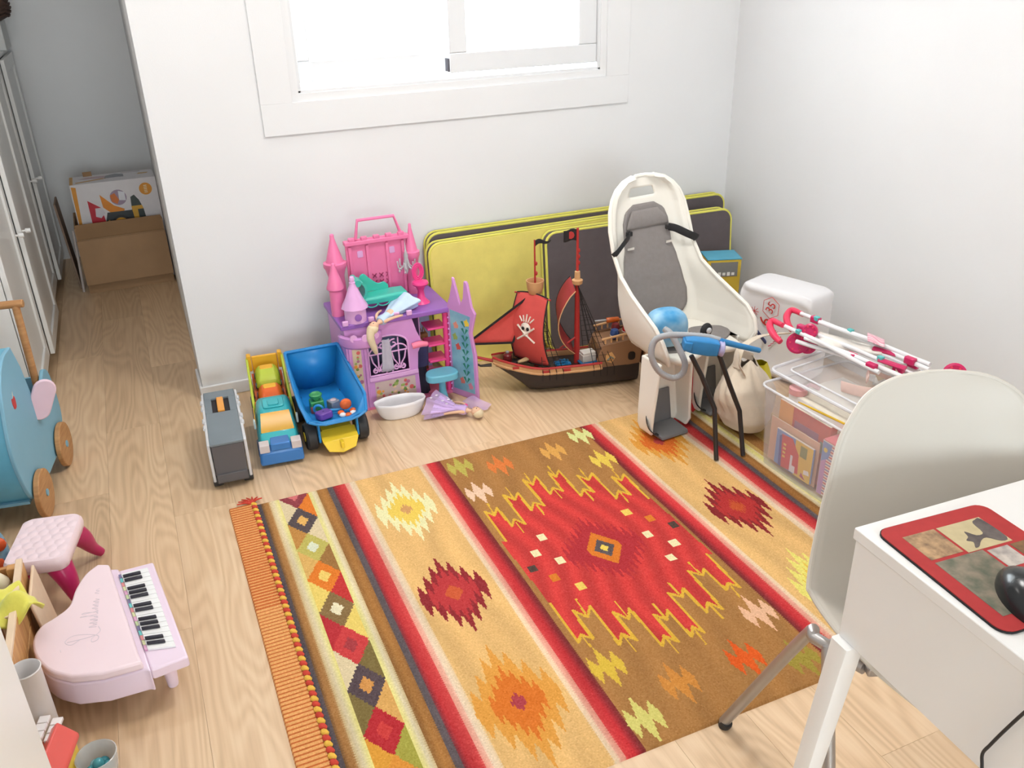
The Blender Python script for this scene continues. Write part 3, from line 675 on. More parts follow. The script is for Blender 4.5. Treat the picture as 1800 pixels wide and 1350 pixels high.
pn = thing('toy_piano', 'pale pink toy grand piano with black and white keys on the floor', 'toy piano', (0, 0, 0))
M_pl = mat('lilac_pink_plastic', (232, 212, 228), rough=.3, var=.02, scale=6)
P2 = lambda u, v, z: (PZ(u, v, z).x, PZ(u, v, z).y)
out = [P2(*p, .15) for p in [(172, 990), (150, 1008), (133, 1034), (121, 1064), (95, 1085), (68, 1103), (56, 1130), (64, 1158), (88, 1180), (125, 1190)]]
out = cm2(out, 5) + [P2(*p, .15) for p in [(180, 1184), (252, 1164)]]
kb = [P2(*p, .135) for p in [(330, 1150), (268, 984)]]
body = out + kb
pc = (sum(p[0] for p in body)/len(body), sum(p[1] for p in body)/len(body))
pn.location = (pc[0], pc[1], 0)
rel = lambda pts: [(x-pc[0], y-pc[1]) for x, y in pts]
MB().prism(rel(out+[P2(262, 1166, .15), P2(205, 988, .15)]), .062, .128).build('case_body', M_pl, pn, bevel=.006, seg=3)
MB().prism(rel([P2(205, 992, .15), P2(262, 1166, .15)]+kb), .098, .1279).build('key_bed', M_pl, pn, bevel=.005, seg=3)
lid = out + [P2(245, 1150, .15), P2(192, 990, .15)]
lr = rel(lid); lc = (sum(p[0] for p in lr)/len(lr), sum(p[1] for p in lr)/len(lr))
MB().prism([((x-lc[0])*1.0, (y-lc[1])*1.0) for x, y in lr], .128, .15, TR(lc[0], lc[1], 0), scale=.985).build('lid', M_pp, pn, bevel=.006, seg=3)
A = Vector((*rel([P2(204, 1003, .135)])[0], 0)); B = Vector((*rel([P2(268, 987, .135)])[0], 0)); Cc = Vector((*rel([P2(256, 1150, .135)])[0], 0)); Dd = Vector((*rel([P2(324, 1142, .135)])[0], 0))
quad = lambda s, t: (A*(1-s)+B*s)*(1-t)+(Cc*(1-s)+Dd*s)*t
M_key = mat('ivory_plastic', (238, 238, 238), rough=.25, var=.01); M_blk = mat('black_key', (50, 48, 58), rough=.35)
NK = 17
for i in range(NK):
    t0, t1 = .05+.9*i/NK, .05+.9*(i+.94)/NK
    MB().prism([tuple(quad(s, t)[:2]) for s, t in ((.10, t0), (.82, t0), (.82, t1), (.10, t1))], .128, .1335).build('white_key', M_key, pn, bevel=.0006, seg=1)
    cc = [(120, 116, 150), (110, 190, 190), (214, 140, 140), (206, 206, 160), (214, 160, 190), (190, 206, 160)][i % 6]
    MB().prism([tuple(quad(s, t)[:2]) for s, t in ((.02, t0), (.09, t0), (.09, t1), (.02, t1))], .128, .1325).build('note_sticker', mat('note_%d' % (i % 6), cc, rough=.5), pn)
for i in (1, 2, 4, 5, 6, 8, 9, 11, 12, 13, 15, 16):
    tt = .05+.9*i/NK
    MB().prism([tuple(quad(s, t)[:2]) for s, t in ((.12, tt-.0105), (.6, tt-.0105), (.6, tt+.0105), (.12, tt+.0105))], .1335, .141).build('black_key', M_blk, pn, bevel=.0012, seg=1)
for u, v in ((305, 1203), (246, 1060)):
    f_ = rel([P2(u, v, 0)])[0]; fx, fy = f_
    MB().lathe([(.012, 0), (.013, .004), (.02, .095), (.022, .1)], n=16, T=TR(fx, fy, 0)).build('leg', M_pl, pn)
f_ = rel([P2(110, 1215, .0)])[0]
MB().lathe([(.012, 0), (.013, .004), (.02, .055), (.024, .06)], n=16, T=TR(lc[0]-.07, lc[1]-.04, 0)).build('leg', M_pl, pn)
ta = PZ(150, 1150, .1505); tb = PZ(175, 1010, .1505); an = math.atan2(tb.y-ta.y, tb.x-ta.x)
mid = PZ(157, 1082, .1502)
M_ink = mat('silver_grey_print', (216, 200, 208), rough=.3); SM = TR(mid.x-pc[0], mid.y-pc[1], .1503, rz=an)
def pen(pts, r=.0011, k=5): MB().tube([SM @ Vector((x, y, 0)) for x, y in pts], r, n=5, smooth=k, flat=(1, .3)).build('script_stroke', M_ink, pn)
pen([(-.088, .012), (-.10, .03), (-.085, .045), (-.068, .03), (-.072, .0), (-.085, -.028), (-.10, -.03), (-.105, -.018), (-.092, -.016), (-.07, -.032), (-.05, -.026)]); pen([(-.088, .04), (-.086, .0), (-.082, -.022)], .0014)
for x in (-.05, -.035, -.022): pen([(x, -.022), (x+.004, -.004), (x+.008, -.022), (x+.013, -.012)])
pen([(-.008, -.02), (.002, .014), (-.002, .018), (.0, -.018), (.008, -.016)]); pen([(.008, -.02), (.014, .012), (.01, .016), (.012, -.018), (.02, -.012)])
for x in (.022, .036, .05): pen([(x, -.018), (x+.005, -.004), (x+.008, -.018), (x+.014, -.008)])
pen([(.085, -.014), (.09, -.004), (.095, -.014), (.1, -.006), (.106, -.014)]); pen([(-.118, .05), (-.11, .052)])

# ================================================================== WOODEN CRATE AND TOYS, WHITE CABINET
M_crate = mat('pine', (214, 164, 104), rough=.55, rgb2=(190, 134, 78), scale=10, stretch=(1, 9, 1)); M_cl = mat('pale_birch', (232, 206, 176), rough=.5, var=.04)
cr = thing('wooden_crate', 'open pine toy crate full of toys left of the pink toy piano', 'crate', (-.633, 1.975, 0), rz=0)
for x_ in (-.17, .17):
    for z_ in (.03, .13):
        MB().bx(x_-.006, x_+.006, -.225, .225, z_, z_+.095).build('side_slat', M_crate, cr, bevel=.002)
for y_ in (-.219, .219):
    for z_ in (.03, .13): MB().bx(-.164, .164, y_-.006, y_+.006, z_, z_+.095).build('end_slat', M_crate, cr, bevel=.002)
for x_ in (-.152, .152):
    for y_ in (-.2, 0., .2): MB().bx(x_-.012, x_+.012, y_-.012, y_+.012, 0, .235).build('corner_post', M_crate if y_ else M_cl, cr, bevel=.002)
MB().bx(-.164, .164, -.213, .213, .02, .03).build('crate_floor', M_crate, cr)
MB().bx(.16, .176, -.225, .225, .226, .238).build('top_rail', M_cl, cr, bevel=.002)
lbd = thing('birch_board', 'pale birch board leaning on the crate beside the pink stool', 'board', (-.426, 2.135, 0), rz=0)
MB().box((0, 0, .1), (.008, .16, .2), TR(0.0, 0, .001, ry=-.085)).build('panel', M_cl, lbd, bevel=.003)
def in_crate(u, v, z): return PZ(u, v, z)
p = in_crate(5, 1005, .24)
dr = thing('toy_drum', 'small red and white toy drum with cream rim in the crate', 'drum', (min(p.x-.03, -.558), p.y, .0315))
M_red = plastic('toy_red', (206, 40, 44)); M_crm = plastic('toy_cream', (226, 214, 186)); M_wh = plastic('toy_white', (236, 234, 234)); M_yel = plastic('toy_yellow', (236, 196, 70)); M_blu = plastic('toy_navy', (24, 62, 130))
MB().lathe([(.072, 0), (.072, .05)], n=28).build('drum_base', M_wh, dr); MB().lathe([(.0735, .05), (.0735, .13)], n=28).build('drum_shell', M_red, dr)
MB().lathe([(.0735, .13), (.08, .132), (.08, .15), (.07, .155), (.066, .15), (.066, .06), (0, .06)], n=28).build('drum_rim', M_crm, dr)
for k in range(6): MB().box((.076*math.cos(k*PI/3), .076*math.sin(k*PI/3), .1), (.006, .02, .008), None).build('rivet_plate', mat('steel_grey', (120, 122, 130), rough=.4, metal=.7), dr)
bl = thing('building_block', 'yellow and red wedge-shaped toy sticking up from the drum', 'toy', (min(p.x-.045, -.575), p.y+.015, .105), rx=-.12, ry=.12)
MB().prism([(-.02, 0), (.022, 0), (.03, .13), (-.03, .15)], -.016, .016, Matrix(((1, 0, 0, 0), (0, 0, 1, 0), (0, 1, 0, 0), (0, 0, 0, 1)))).build('wedge', M_yel, bl, bevel=.004)
MB().prism([(-.012, .16), (.03, .135), (.05, .165), (.01, .19)], -.0165, .0165, Matrix(((1, 0, 0, 0), (0, 0, 1, 0), (0, 1, 0, 0), (0, 0, 0, 1)))).build('red_tip', M_red, bl, bevel=.003)
sb = thing('navy_block', 'dark blue toy cylinder lying inside the red drum', 'toy', (min(p.x-.03, -.56), p.y-.02, .115), rx=.9)
MB().lathe([(.02, 0), (.024, .004), (.024, .05), (.02, .054)], n=16).build('body', M_blu, sb); MB().lathe([(.012, .054), (.012, .066)], n=12).build('neck', M_wh, sb)
p = in_crate(30, 955, .2)
eb = thing('cream_ball', 'pale cream toy egg between the drum and the pink stool', 'toy', (min(p.x-.03, -.50), min(p.y-.02, 2.15), .16))
MB().lathe([(0, 0), (.02, .006), (.031, .03), (.027, .055), (.014, .075), (0, .08)], n=18).build('egg', M_crm, eb); MB().lathe([(.0312, .025), (.0322, .03), (.0312, .035)], n=18).build('seam', M_wh, eb)
p = in_crate(28, 1085, .2)
yc = thing('yellow_cloth', 'crumpled yellow and blue cloth hanging over the crate', 'cloth', (p.x-.03, p.y+.01, .205), rz=.5)
def clf(u, v):
    x = (u-.5)*.15; y = (v-.5)*.14
    return (x, y, .04+.014*math.sin(9*u+5*v)+.012*math.sin(14*v-4*u)-.9*max(0, abs(x)-.05)-.5*max(0, abs(y)-.045))
MB().grid(clf, 22, 20).build('yellow_fabric', mat('yellow_fleece', (228, 222, 100), rough=.95, sheen=.3, bump=.3), yc, solid=.004)
MB().grid(lambda u, v: (-.085+.05*u, (v-.5)*.11, .05+.01*math.sin(6*v+3*u)+.02*math.sin(PI*u)), 10, 12).build('blue_trim', mat('sky_blue_fleece', (70, 160, 220), rough=.95), yc, solid=.004)
MB().ball((-.06, 0, .075), (.018, .016, .008)).build('white_flower', M_wh, yc)
p = in_crate(18, 1120, .17)
wb_ = thing('wooden_bowl', 'brown turned wooden bowl at the near end of the crate', 'bowl', (-.573, p.y-.01, .0305))
MB().lathe([(.03, 0), (.06, .02), (.085, .07), (.095, .125), (.089, .127), (.078, .07), (.05, .03), (0, .022)], n=28).build('bowl_body', mat('mahogany', (150, 84, 48), rough=.35, rgb2=(122, 62, 34), scale=12, stretch=(1, 1, 5)), wb_)
MB().lathe([(.089, .127), (.095, .125), (.096, .131), (.09, .132)], n=28).build('bowl_lip', mat('mahogany_lip', (186, 120, 70), rough=.4), wb_)

cab = thing('white_cabinet', 'tall white cabinet side cutting into the bottom left corner', 'cabinet', (-.62, 1.08, 0))
MB().bx(-.26, .29, -.2, -.0, .05, .86).build('cabinet_body', M_white_lac, cab, bevel=.002)
MB().bx(.275, .293, -.2, .215, .0, .88).build('side_panel', M_white_lac, cab, bevel=.002); MB().bx(-.278, -.26, -.2, .215, .0, .88).build('side_panel', M_white_lac, cab, bevel=.002)
for z_ in (.06, .32, .58): MB().bx(-.26, .275, 0, .21, z_, z_+.016).build('shelf', M_white_lac, cab)
MB().bx(-.278, .293, -.2, .215, .88, .9).build('top_board', M_white_lac, cab, bevel=.002)
MB().bx(-.26, .275, -.18, .18, .0, .05).build('plinth', M_white_lac, cab)
cp = PZ(46, 1182, .25)
cu = thing('white_tube', 'white open-topped cylinder standing beside the white cabinet', 'container', (cp.x-.004, cp.y+.012, 0))
MB().lathe([(.026, 0), (.030, .004), (.031, .246), (.033, .25), (.031, .252), (.028, .248), (.026, .02), (0, .015)], n=28).build('wall', plastic('offwhite_tube', (226, 222, 220)), cu)
MB().lathe([(.0315, .0), (.034, .002), (.034, .012), (.0315, .014)], n=28).build('foot_ring', plastic('offwhite_tube', (226, 222, 220)), cu)
hp = PZ(118, 1325, .1)
hs = thing('toy_house', 'small yellow toy house with red roof next to the white tube', 'toy house', (hp.x-.028, hp.y-.012, 0), rz=-.25)
M_coral = plastic('coral_roof', (226, 96, 88), rough=.2)
MB().bx(-.03, .03, -.06, .06, 0, .10).build('walls', M_yel, hs, bevel=.004)
MB().prism([(-.036, .094), (0, .13), (.036, .094), (.036, .106), (0, .145), (-.036, .106)], -.05, .07, Matrix(((1, 0, 0, 0), (0, 0, 1, 0), (0, 1, 0, 0), (0, 0, 0, 1)))).build('roof', M_coral, hs, bevel=.005)
for i in range(2):
    for j in range(3): MB().box((-.034+i*.024, .058-j*.022+.03, .136-.01*abs(i)), (.022, .02, .008)).build('roof_tile', plastic('tile_white', (240, 232, 230)), hs, bevel=.001)
MB().ball((.036, -.03, .06), (.012, .016, .016), e=.7).build('green_button', plastic('green_button', (30, 164, 120)), hs)
MB().box((.034, -.045, .035), (.012, .03, .03)).build('white_door', M_wh, hs, bevel=.003)
bp_ = PZ(172, 1338, .05)
bo = thing('glass_bowl', 'small clear bowl holding teal marbles at the bottom left edge', 'bowl', (bp_.x, bp_.y, 0))
MB().lathe([(.022, 0), (.034, .012), (.040, .04), (.043, .07), (.041, .071), (.037, .04), (.031, .015), (0, .008)], n=28).build('bowl_body', mat('clear_plastic_bowl', (214, 216, 216), rough=.15, alpha=.55), bo)
for k in range(7):
    a = 2*PI*k/6; r = .017 if k < 6 else 0
    mb_ = MB().ball((0, 0, 0), .0125, nu=14, nv=9).build('marble', plastic('teal_marble_%d' % (k % 3), [(70, 150, 160), (50, 128, 140), (140, 190, 196)][k % 3], rough=.1))
    mb_.location = (bp_.x+r*math.cos(a), bp_.y+r*math.sin(a), .028 if k < 6 else .043); tag(mb_, ['dark', 'pale', 'mid'][k % 3]+' teal marble in the small clear bowl at the bottom left', 'marble', 'marbles in the clear bowl')

# ================================================================== GREY CASE AND TRUCKS
M_gr = plastic('case_slate', (118, 128, 134), rough=.45); M_gd = plastic('case_dark', (92, 90, 92), rough=.5); M_gl = plastic('case_light', (206, 206, 208), rough=.4); M_bk = plastic('black_rubber', (46, 46, 48), rough=.5); M_orp = plastic('orange_plastic', (232, 158, 70))
cs = thing('carry_case', 'grey plastic toy carry case with orange handle by the wall corner', 'toy case', (.122, 2.915, 0), rz=-.055)
MB().bx(-.052, .052, -.208, .208, .022, .168).build('case_body', M_gd, cs, bevel=.004)
tp = MB(); tp.bx(-.054, .054, -.21, .03, .168, .176); tp.bx(-.054, .054, .15, .21, .168, .176); tp.bx(-.054, -.03, .03, .15, .168, .176); tp.bx(.03, .054, .03, .15, .168, .176); tp.build('lid', M_gr, cs, bevel=.0015)
MB().bx(-.03, .03, .03, .15, .166, .1685).build('handle_recess', mat('recess_dark', (44, 40, 44), rough=.7), cs)
MB().bx(-.012, .012, .035, .145, .1692, .182).build('handle', M_orp, cs, bevel=.003)
for sx in (-1, 1):
    MB().bx(sx*.054, sx*.064, -.205, .205, .03, .174).build('side_door', M_gl, cs, bevel=.003)
    for y_ in (.13, .08, -.02, -.07): MB().cyl((sx*.063, y_-.012, .172), (sx*.063, y_+.012, .172), .006, n=10).build('hinge_knuckle', M_gl, cs)
    for y_ in (-.175, .175): MB().cyl((sx*.034, y_, .019), (sx*.066, y_, .019), .0185, n=18).build('wheel', M_bk, cs, bevel=.003)
MB().bx(-.05, .05, -.214, -.207, .03, .06).build('front_lip', M_gd, cs, bevel=.002)

M_teal = plastic('truck_teal', (58, 172, 180), rough=.22); M_tb = plastic('truck_blue', (60, 122, 190), rough=.3); M_lime = plastic('lime_plastic', (186, 200, 66)); M_amb = plastic('amber_window', (232, 172, 56), rough=.25); M_or2 = plastic('hot_orange', (230, 104, 44), rough=.2); M_org = plastic('yellow_orange', (236, 176, 50)); M_slt = plastic('tyre_slate', (66, 72, 92), rough=.6)
tk = thing('car_transporter', 'toy car transporter with teal cab, blue bumper and lime ramp', 'toy truck', (.288, 2.772, 0), rz=-.09)
def cabsec(y, w0, w1, z0, z1, r=.012): return [(-w0, y, z0), (w0, y, z0), (w0, y, z0+(z1-z0)*.3), (w1, y, z1-r), (w1-r, y, z1), (-w1+r, y, z1), (-w1, y, z1-r), (-w0, y, z0+(z1-z0)*.3)]
MB().loft([cabsec(0, .074, .072, .012, .062), cabsec(.012, .076, .074, .012, .074), cabsec(.05, .076, .074, .012, .082)]).build('bumper', M_tb, tk, bevel=.006)
MB().loft([cabsec(.03, .070, .066, .05, .085), cabsec(.07, .072, .066, .05, .1), cabsec(.105, .072, .056, .05, .152), cabsec(.125, .072, .056, .05, .16), cabsec(.25, .072, .058, .05, .16), cabsec(.265, .072, .058, .05, .15)]).build('cab', M_teal, tk, bevel=.007, seg=3)
MB().prism([(-.058, .1), (.058, .1), (.05, .144), (-.05, .144)], 0, .004, Matrix.Translation((0, .0735, .006)) @ Matrix(((1, 0, 0, 0), (0, .63, 0, 0), (0, 0, 1, 0), (0, 0, 0, 1))) @ Matrix(((1, 0, 0, 0), (0, 1, 0, -.095), (0, 1.45, -1, -.047), (0, 0, 0, 1)))).build('windscreen', M_amb, tk)
MB().prism(rrect(.075, .08, .012), .16, .166, TR(0, .19, 0)).build('roof_hatch', M_teal, tk, bevel=.004)
MB().prism(rrect(.04, .045, .008), .166, .170, TR(0, .185, 0)).build('hatch_cap', M_teal, tk, bevel=.003)
MB().prism([(-.034, .0), (.034, 0), (.031, .085), (-.031, .085)], .066, .094, TR(0, -.0, 0)).build('bonnet', M_tb, tk, bevel=.004)
for sx in (-1, 1):
    MB().box((sx*.055, .02, .078), (.034, .04, .03), None).build('headlight', plastic('grey_lamp', (206, 196, 196)), tk, bevel=.002)
    MB().box((sx*.0715, .185, .115), (.003, .1, .035)).build('side_window', M_amb, tk, bevel=.003)
    MB().box((sx*.075, .135, .115), (.008, .02, .035)).build('mirror', plastic('mirror_grey', (196, 206, 206)), tk, bevel=.003)
    for y_ in (.10, .36, .47): MB().cyl((sx*.055, y_, .034), (sx*.078, y_, .034), .0335, n=22).build('wheel', M_slt, tk, bevel=.005)
    sp = cm2([(.27, .06), (.27, .12), (.34, .15), (.42, .16), (.52, .185), (.575, .19), (.585, .165), (.575, .10), (.53, .06)], 4)
    MB().prism(sp, -.005, .005, TR(sx*.068, 0, 0) @ YZ).build('ramp_side', M_lime, tk, bevel=.003)
    MB().box((sx*.06, .572, .17), (.018, .03, .07)).build('ramp_post', M_org, tk, bevel=.005)
MB().bx(-.063, .063, .26, .585, .05, .064).build('bed', M_lime, tk); MB().bx(-.05, .05, .568, .58, .10, .195).build('tail_board', M_org, tk, bevel=.004)
MB().bx(-.063, .063, .268, .276, .064, .135).build('bed_wall', plastic('coral_orange', (226, 108, 70)), tk, bevel=.002)
MB().box((0, 0, 0), (.118, .3, .006), TR(0, .42, .095, rx=.16)).build('upper_deck', plastic('coral_orange', (226, 108, 70)), tk)
TKM = Matrix.Translation((.288, 2.772, 0)) @ Matrix.Rotation(-.09, 4, 'Z')
def toycar(name, label, m1, m2, y, z, tilt):
    c = thing(name, label, 'toy car'); c.matrix_world = TKM @ TR(0, y, z, rx=tilt)
    MB().loft([cabsec(-.062, .036, .03, .01, .03, .006), cabsec(-.05, .046, .04, .008, .042, .008), cabsec(-.02, .047, .038, .008, .062, .012), cabsec(.03, .047, .038, .008, .062, .012), cabsec(.05, .046, .04, .008, .042, .008), cabsec(.06, .04, .034, .01, .03, .006)]).build('body', m1, c, bevel=.006, seg=3)
    MB().prism(rrect(.05, .03, .008), .056, .064, TR(0, .015, 0)).build('roof_panel', m2, c, bevel=.003)
    for sx in (-1, 1):
        for yy in (-.035, .035): MB().cyl((sx*.036, yy, .012), (sx*.05, yy, .012), .0118, n=14).build('wheel', M_slt, c)
toycar('orange_toy_car', 'glossy orange toy car on the lower ramp behind the teal cab', M_or2, M_org, .352, .092, .16)
toycar('lime_toy_car', 'lime green toy car behind the orange car on the ramp', M_lime, M_org, .487, .1135, .16)

M_db = plastic('dumper_blue', (34, 130, 196), rough=.35); M_dy = plastic('dumper_yellow', (236, 200, 50))
dt = thing('dump_truck', 'big blue plastic dump truck with black wheels and yellow tail between transporter and castle', 'toy truck', (.501, 2.86, 0), rz=.0)
# tipping bin: loft of open U sections from the tail lip (near) to the tall rear wall
def bin_sec(y, w0, w1, z0, z1): return [(-w1, y, z1), (-w0, y, z0+.012), (-w0+.03, y, z0), (w0-.03, y, z0), (w0, y, z0+.012), (w1, y, z1)]
bs = [bin_sec(-.075, .075, .105, .125, .142), bin_sec(-.02, .082, .118, .105, .185), bin_sec(.10, .082, .115, .085, .205), bin_sec(.22, .078, .108, .085, .232), bin_sec(.30, .074, .102, .092, .262)]
m_ = MB(); m_.loft(bs, closed=False, cap=False); n_s = 6
m_.add(bs[-1], [(0, 1, 2, 3, 4, 5)])
m_.build('bin', M_db, dt, solid=.006, off=0, smooth=True, ang=25)
for sx in (-1, 1): MB().tube([(sx*.105, -.075, .142), (sx*.118, -.02, .185), (sx*.115, .10, .205), (sx*.108, .22, .232), (sx*.102, .30, .262)], .006, n=8).build('bin_rim', M_db, dt)
MB().tube([(-.102, .30, .262), (.102, .30, .262)], .007, n=8).build('bin_rim', M_db, dt)
MB().tube([(-.105, -.075, .142), (-.075, -.077, .128), (-.045, -.078, .122), (.045, -.078, .122), (.075, -.077, .128), (.105, -.075, .142)], .005, n=8).build('tail_lip', M_db, dt)
for sx in (-1, 1): MB().bx(sx*.07-.004, sx*.07+.004, -.065, -.045, .045, .118).build('strut', M_db, dt, bevel=.002)
MB().loft([[(-.066, -.085, .055), (.066, -.085, .055), (.05, -.10, .02), (0, -.11, .012), (-.05, -.10, .02)], [(-.066, -.03, .075), (.066, -.03, .075), (.05, -.03, .03), (0, -.03, .02), (-.05, -.03, .03)]]).build('tail_skid', M_dy, dt, bevel=.003)
MB().bx(-.006, .006, -.112, -.08, .03, .055).build('skid_rib', M_dy, dt, bevel=.002)
MB().bx(-.055, .055, -.03, .30, .04, .075).build('chassis', M_dy, dt, bevel=.003)
MB().loft([[(-.06, .24, .04), (.06, .24, .04), (.05, .24, .08), (-.05, .24, .08)], [(-.06, .31, .04), (.06, .31, .04), (.05, .31, .08), (-.05, .31, .08)]]).build('cab', M_dy, dt)
for sx in (-1, 1):
    for y_ in (-.005, .23):
        wl = MB().lathe([(.02, -.021), (.046, -.021), (.052, -.014), (.052, .014), (.046, .021), (.02, .021)], n=26, T=TR(sx*.093, y_, .052, ry=PI/2)).build('wheel', M_bk, dt)
        MB().cyl((sx*.115, y_, .052), (sx*.117, y_, .052), .018, n=14).build('hub', M_dy, wl)
def in_bin(x, y, z): return (.501+x, 2.86+y, z)
j = thing('green_pot', 'small green toy pot with round lid in the blue dump truck', 'toy', in_bin(-.04, .10, .09))
M_gn = plastic('toy_green', (60, 146, 84)); MB().prism(rrect(.05, .045, .006), 0, .05).build('pot', M_gn, j, bevel=.004); MB().lathe([(.012, .05), (.014, .06), (.022, .063), (.024, .072), (.018, .076), (.008, .07), (0, .07)], n=18).build('lid', M_gn, j)
MB().box((-.018, -.024, .02), (.018, .003, .026)).build('sticker', plastic('sticker_red', (170, 84, 80)), j)
j = thing('grey_cube', 'grey toy cube with rounded mark in the blue dump truck', 'toy', in_bin(.022, .10, .088), rz=.4)
MB().box((0, 0, .018), (.038, .038, .036)).build('cube', plastic('cube_grey', (132, 136, 148)), j, bevel=.004); MB().lathe([(.011, .036), (.011, .0368), (0, .0368)], n=14).build('round_mark', plastic('cube_pink', (214, 190, 190)), j)
j = thing('purple_block', 'purple rounded toy block at the lip of the dump truck', 'toy', in_bin(-.035, -.005, .112), rz=.3, rx=-.12)
MB().prism(rrect(.055, .05, .012), 0, .026).build('block', plastic('toy_purple', (106, 64, 150)), j, bevel=.004); MB().lathe([(.004, .026), (.004, .027), (0, .027)], n=10).build('dimple', plastic('toy_purple_dark', (76, 44, 110)), j)
j = thing('blue_rattle', 'light blue toy stick with ring lying in the dump truck', 'toy', in_bin(-.01, .045, .112), rz=-.35)
MB().tube([(-.02, 0, 0), (.06, .0, .002)], .006, n=10).build('stick', plastic('rattle_blue', (48, 140, 200)), j); MB().tube([(-.035+.016*math.cos(2*PI*i/16), 0, .008+.016*math.sin(2*PI*i/16)) for i in range(16)], .005, n=8, closed=True).build('ring', plastic('rattle_blue', (48, 140, 200)), j)
j = thing('orange_flower_toy', 'orange and white flower-shaped toy at the lip of the dump truck', 'toy', in_bin(.05, .0, .112), rx=.35)
MB().ball((0, .02, .025), (.022, .016, .024)).build('head', M_or2, j)
for k in range(5):
    a = -.3+k*.95
    MB().ball((.024*math.cos(a+PI), -.004+.014*math.sin(a+PI), .006), (.013, .011, .007), nu=10, nv=6).build('petal', M_wh if k % 2 else M_or2, j)

# ================================================================== CASTLE DOLLHOUSE
CX0, CX1, CYF, CYB = .612, 1.035, 3.06, 3.34
cz = thing('castle_dollhouse', 'lilac and pink plastic castle dollhouse with open door against the back wall', 'dollhouse', (.82, 3.05, 0))
CO = Vector((.82, 3.05, 0)); R_ = lambda v: (v[0]-CO.x, v[1]-CO.y, v[2])
def cpt(u, v, y): p = PY(u, v, y); return (p.x-CO.x, p.z)
M_lil = plastic('castle_lilac', (206, 146, 206), rough=.38); M_pnk = plastic('castle_pink', (236, 124, 170), rough=.38); M_hot = plastic('castle_hotpink', (230, 70, 140), rough=.35); M_pur = plastic('castle_purple', (146, 96, 178), rough=.4); M_ltp = plastic('castle_pale_lilac', (222, 170, 218), rough=.35)
XZ = Matrix(((1, 0, 0, 0), (0, 0, 1, 0), (0, 1, 0, 0), (0, 0, 0, 1)))      # prism (x,y)->(x,z), extruded along +y
x0, x1 = CX0-CO.x, CX1-CO.x
MB().bx(x0, x1, .0, .28, 0, .012).build('base_plate', M_pnk, cz, bevel=.002)
MB().bx(x0-.012, x1+.012, -.005, .285, .355, .375).build('upper_floor', M_pur, cz, bevel=.004)
MB().bx(x0, x1, .272, .28, .012, .355).build('rear_wall', plastic('castle_room_blue', (150, 160, 200)), cz)
MB().bx(x0, x0+.008, .01, .272, .012, .355).build('side_wall', M_lil, cz)
# front wall: a frame with an arched opening built from bars
fw0, fw1 = x0, .085
fr_ = MB()
def fpl(poly, d=.009, y=0.): return MB().prism(poly, 0, d, Matrix.Translation((0, y, 0)) @ XZ)
wx_0, wx_1, wz_0, wz_1 = -.125, .035, .145, .30
fpl([(fw0, .012), (fw1-.01, .012), (fw1-.015, wz_0), (fw0, wz_0)]).build('front_wall', M_lil, cz)
fpl([(fw0, wz_0), (wx_0, wz_0), (wx_0, .357), (fw0, .357)]).build('front_wall', M_lil, cz)
fpl([(wx_1, wz_0), (fw1-.015, wz_0), (.075, .21), (.095, .25), (.075, .30), (.06, .355), (wx_1, .355)]).build('front_wall', M_lil, cz)
arc = [(wx_0+(wx_1-wx_0)*(.5-.5*math.cos(PI*i/14)), wz_1-.04+.045*math.sin(PI*i/14)) for i in range(15)]
fpl([(wx_0, .357)]+arc+[(wx_1, .357)]).build('front_wall', M_lil, cz)
MB().tube([(a, -.001, b) for a, b in [(wx_0, wz_0)]+arc+[(wx_1, wz_0)]], .004, n=6, closed=True).build('window_rim', M_ltp, cz)
mx_ = (wx_0+wx_1)/2
def scroll(cx, cz_, r, a0, turns, sgn): return [(cx+sgn*r*(1-.75*t)*math.cos(a0+turns*2*PI*t), .002, cz_+r*(1-.75*t)*math.sin(a0+turns*2*PI*t)) for t in np.linspace(0, 1, 22)]
for sgn in (-1, 1):
    xq = mx_+sgn*.042
    for pts in ([(mx_+sgn*.012, .002, wz_0), (mx_+sgn*.012, .002, wz_0+.075)], [(xq, .002, wz_0+.03), (xq, .002, wz_1-.01)],
                [(xq-.028, .002, wz_0+.085), (xq-.022, .002, wz_0+.055), (xq-.006, .002, wz_0+.03), (xq, .002, wz_0+.012)], [(xq+.028, .002, wz_0+.085), (xq+.022, .002, wz_0+.055), (xq+.006, .002, wz_0+.03), (xq, .002, wz_0+.012)],
                [(xq+.034*math.cos(PI*i/10), .002, wz_0+.088+.028*math.sin(PI*i/10)) for i in range(11)], scroll(xq-.013, wz_0+.018, .011, 1.5, 1.2, 1), scroll(xq+.013, wz_0+.018, .011, 1.5, 1.2, -1), scroll(mx_+sgn*.022, wz_1-.035, .02, 1.2, 1.1, sgn)):
        MB().tube(pts, .0032, n=6).build('grille_bar', M_ltp, cz)
MB().tube([(wx_0, .002, wz_0+.088), (wx_1, .002, wz_0+.088)], .0032, n=6).build('grille_bar', M_ltp, cz)
MB().tube([(mx_-.014, .002, wz_0+.05), (mx_+.014, .002, wz_0+.05)], .0032, n=6).build('grille_bar', M_ltp, cz)
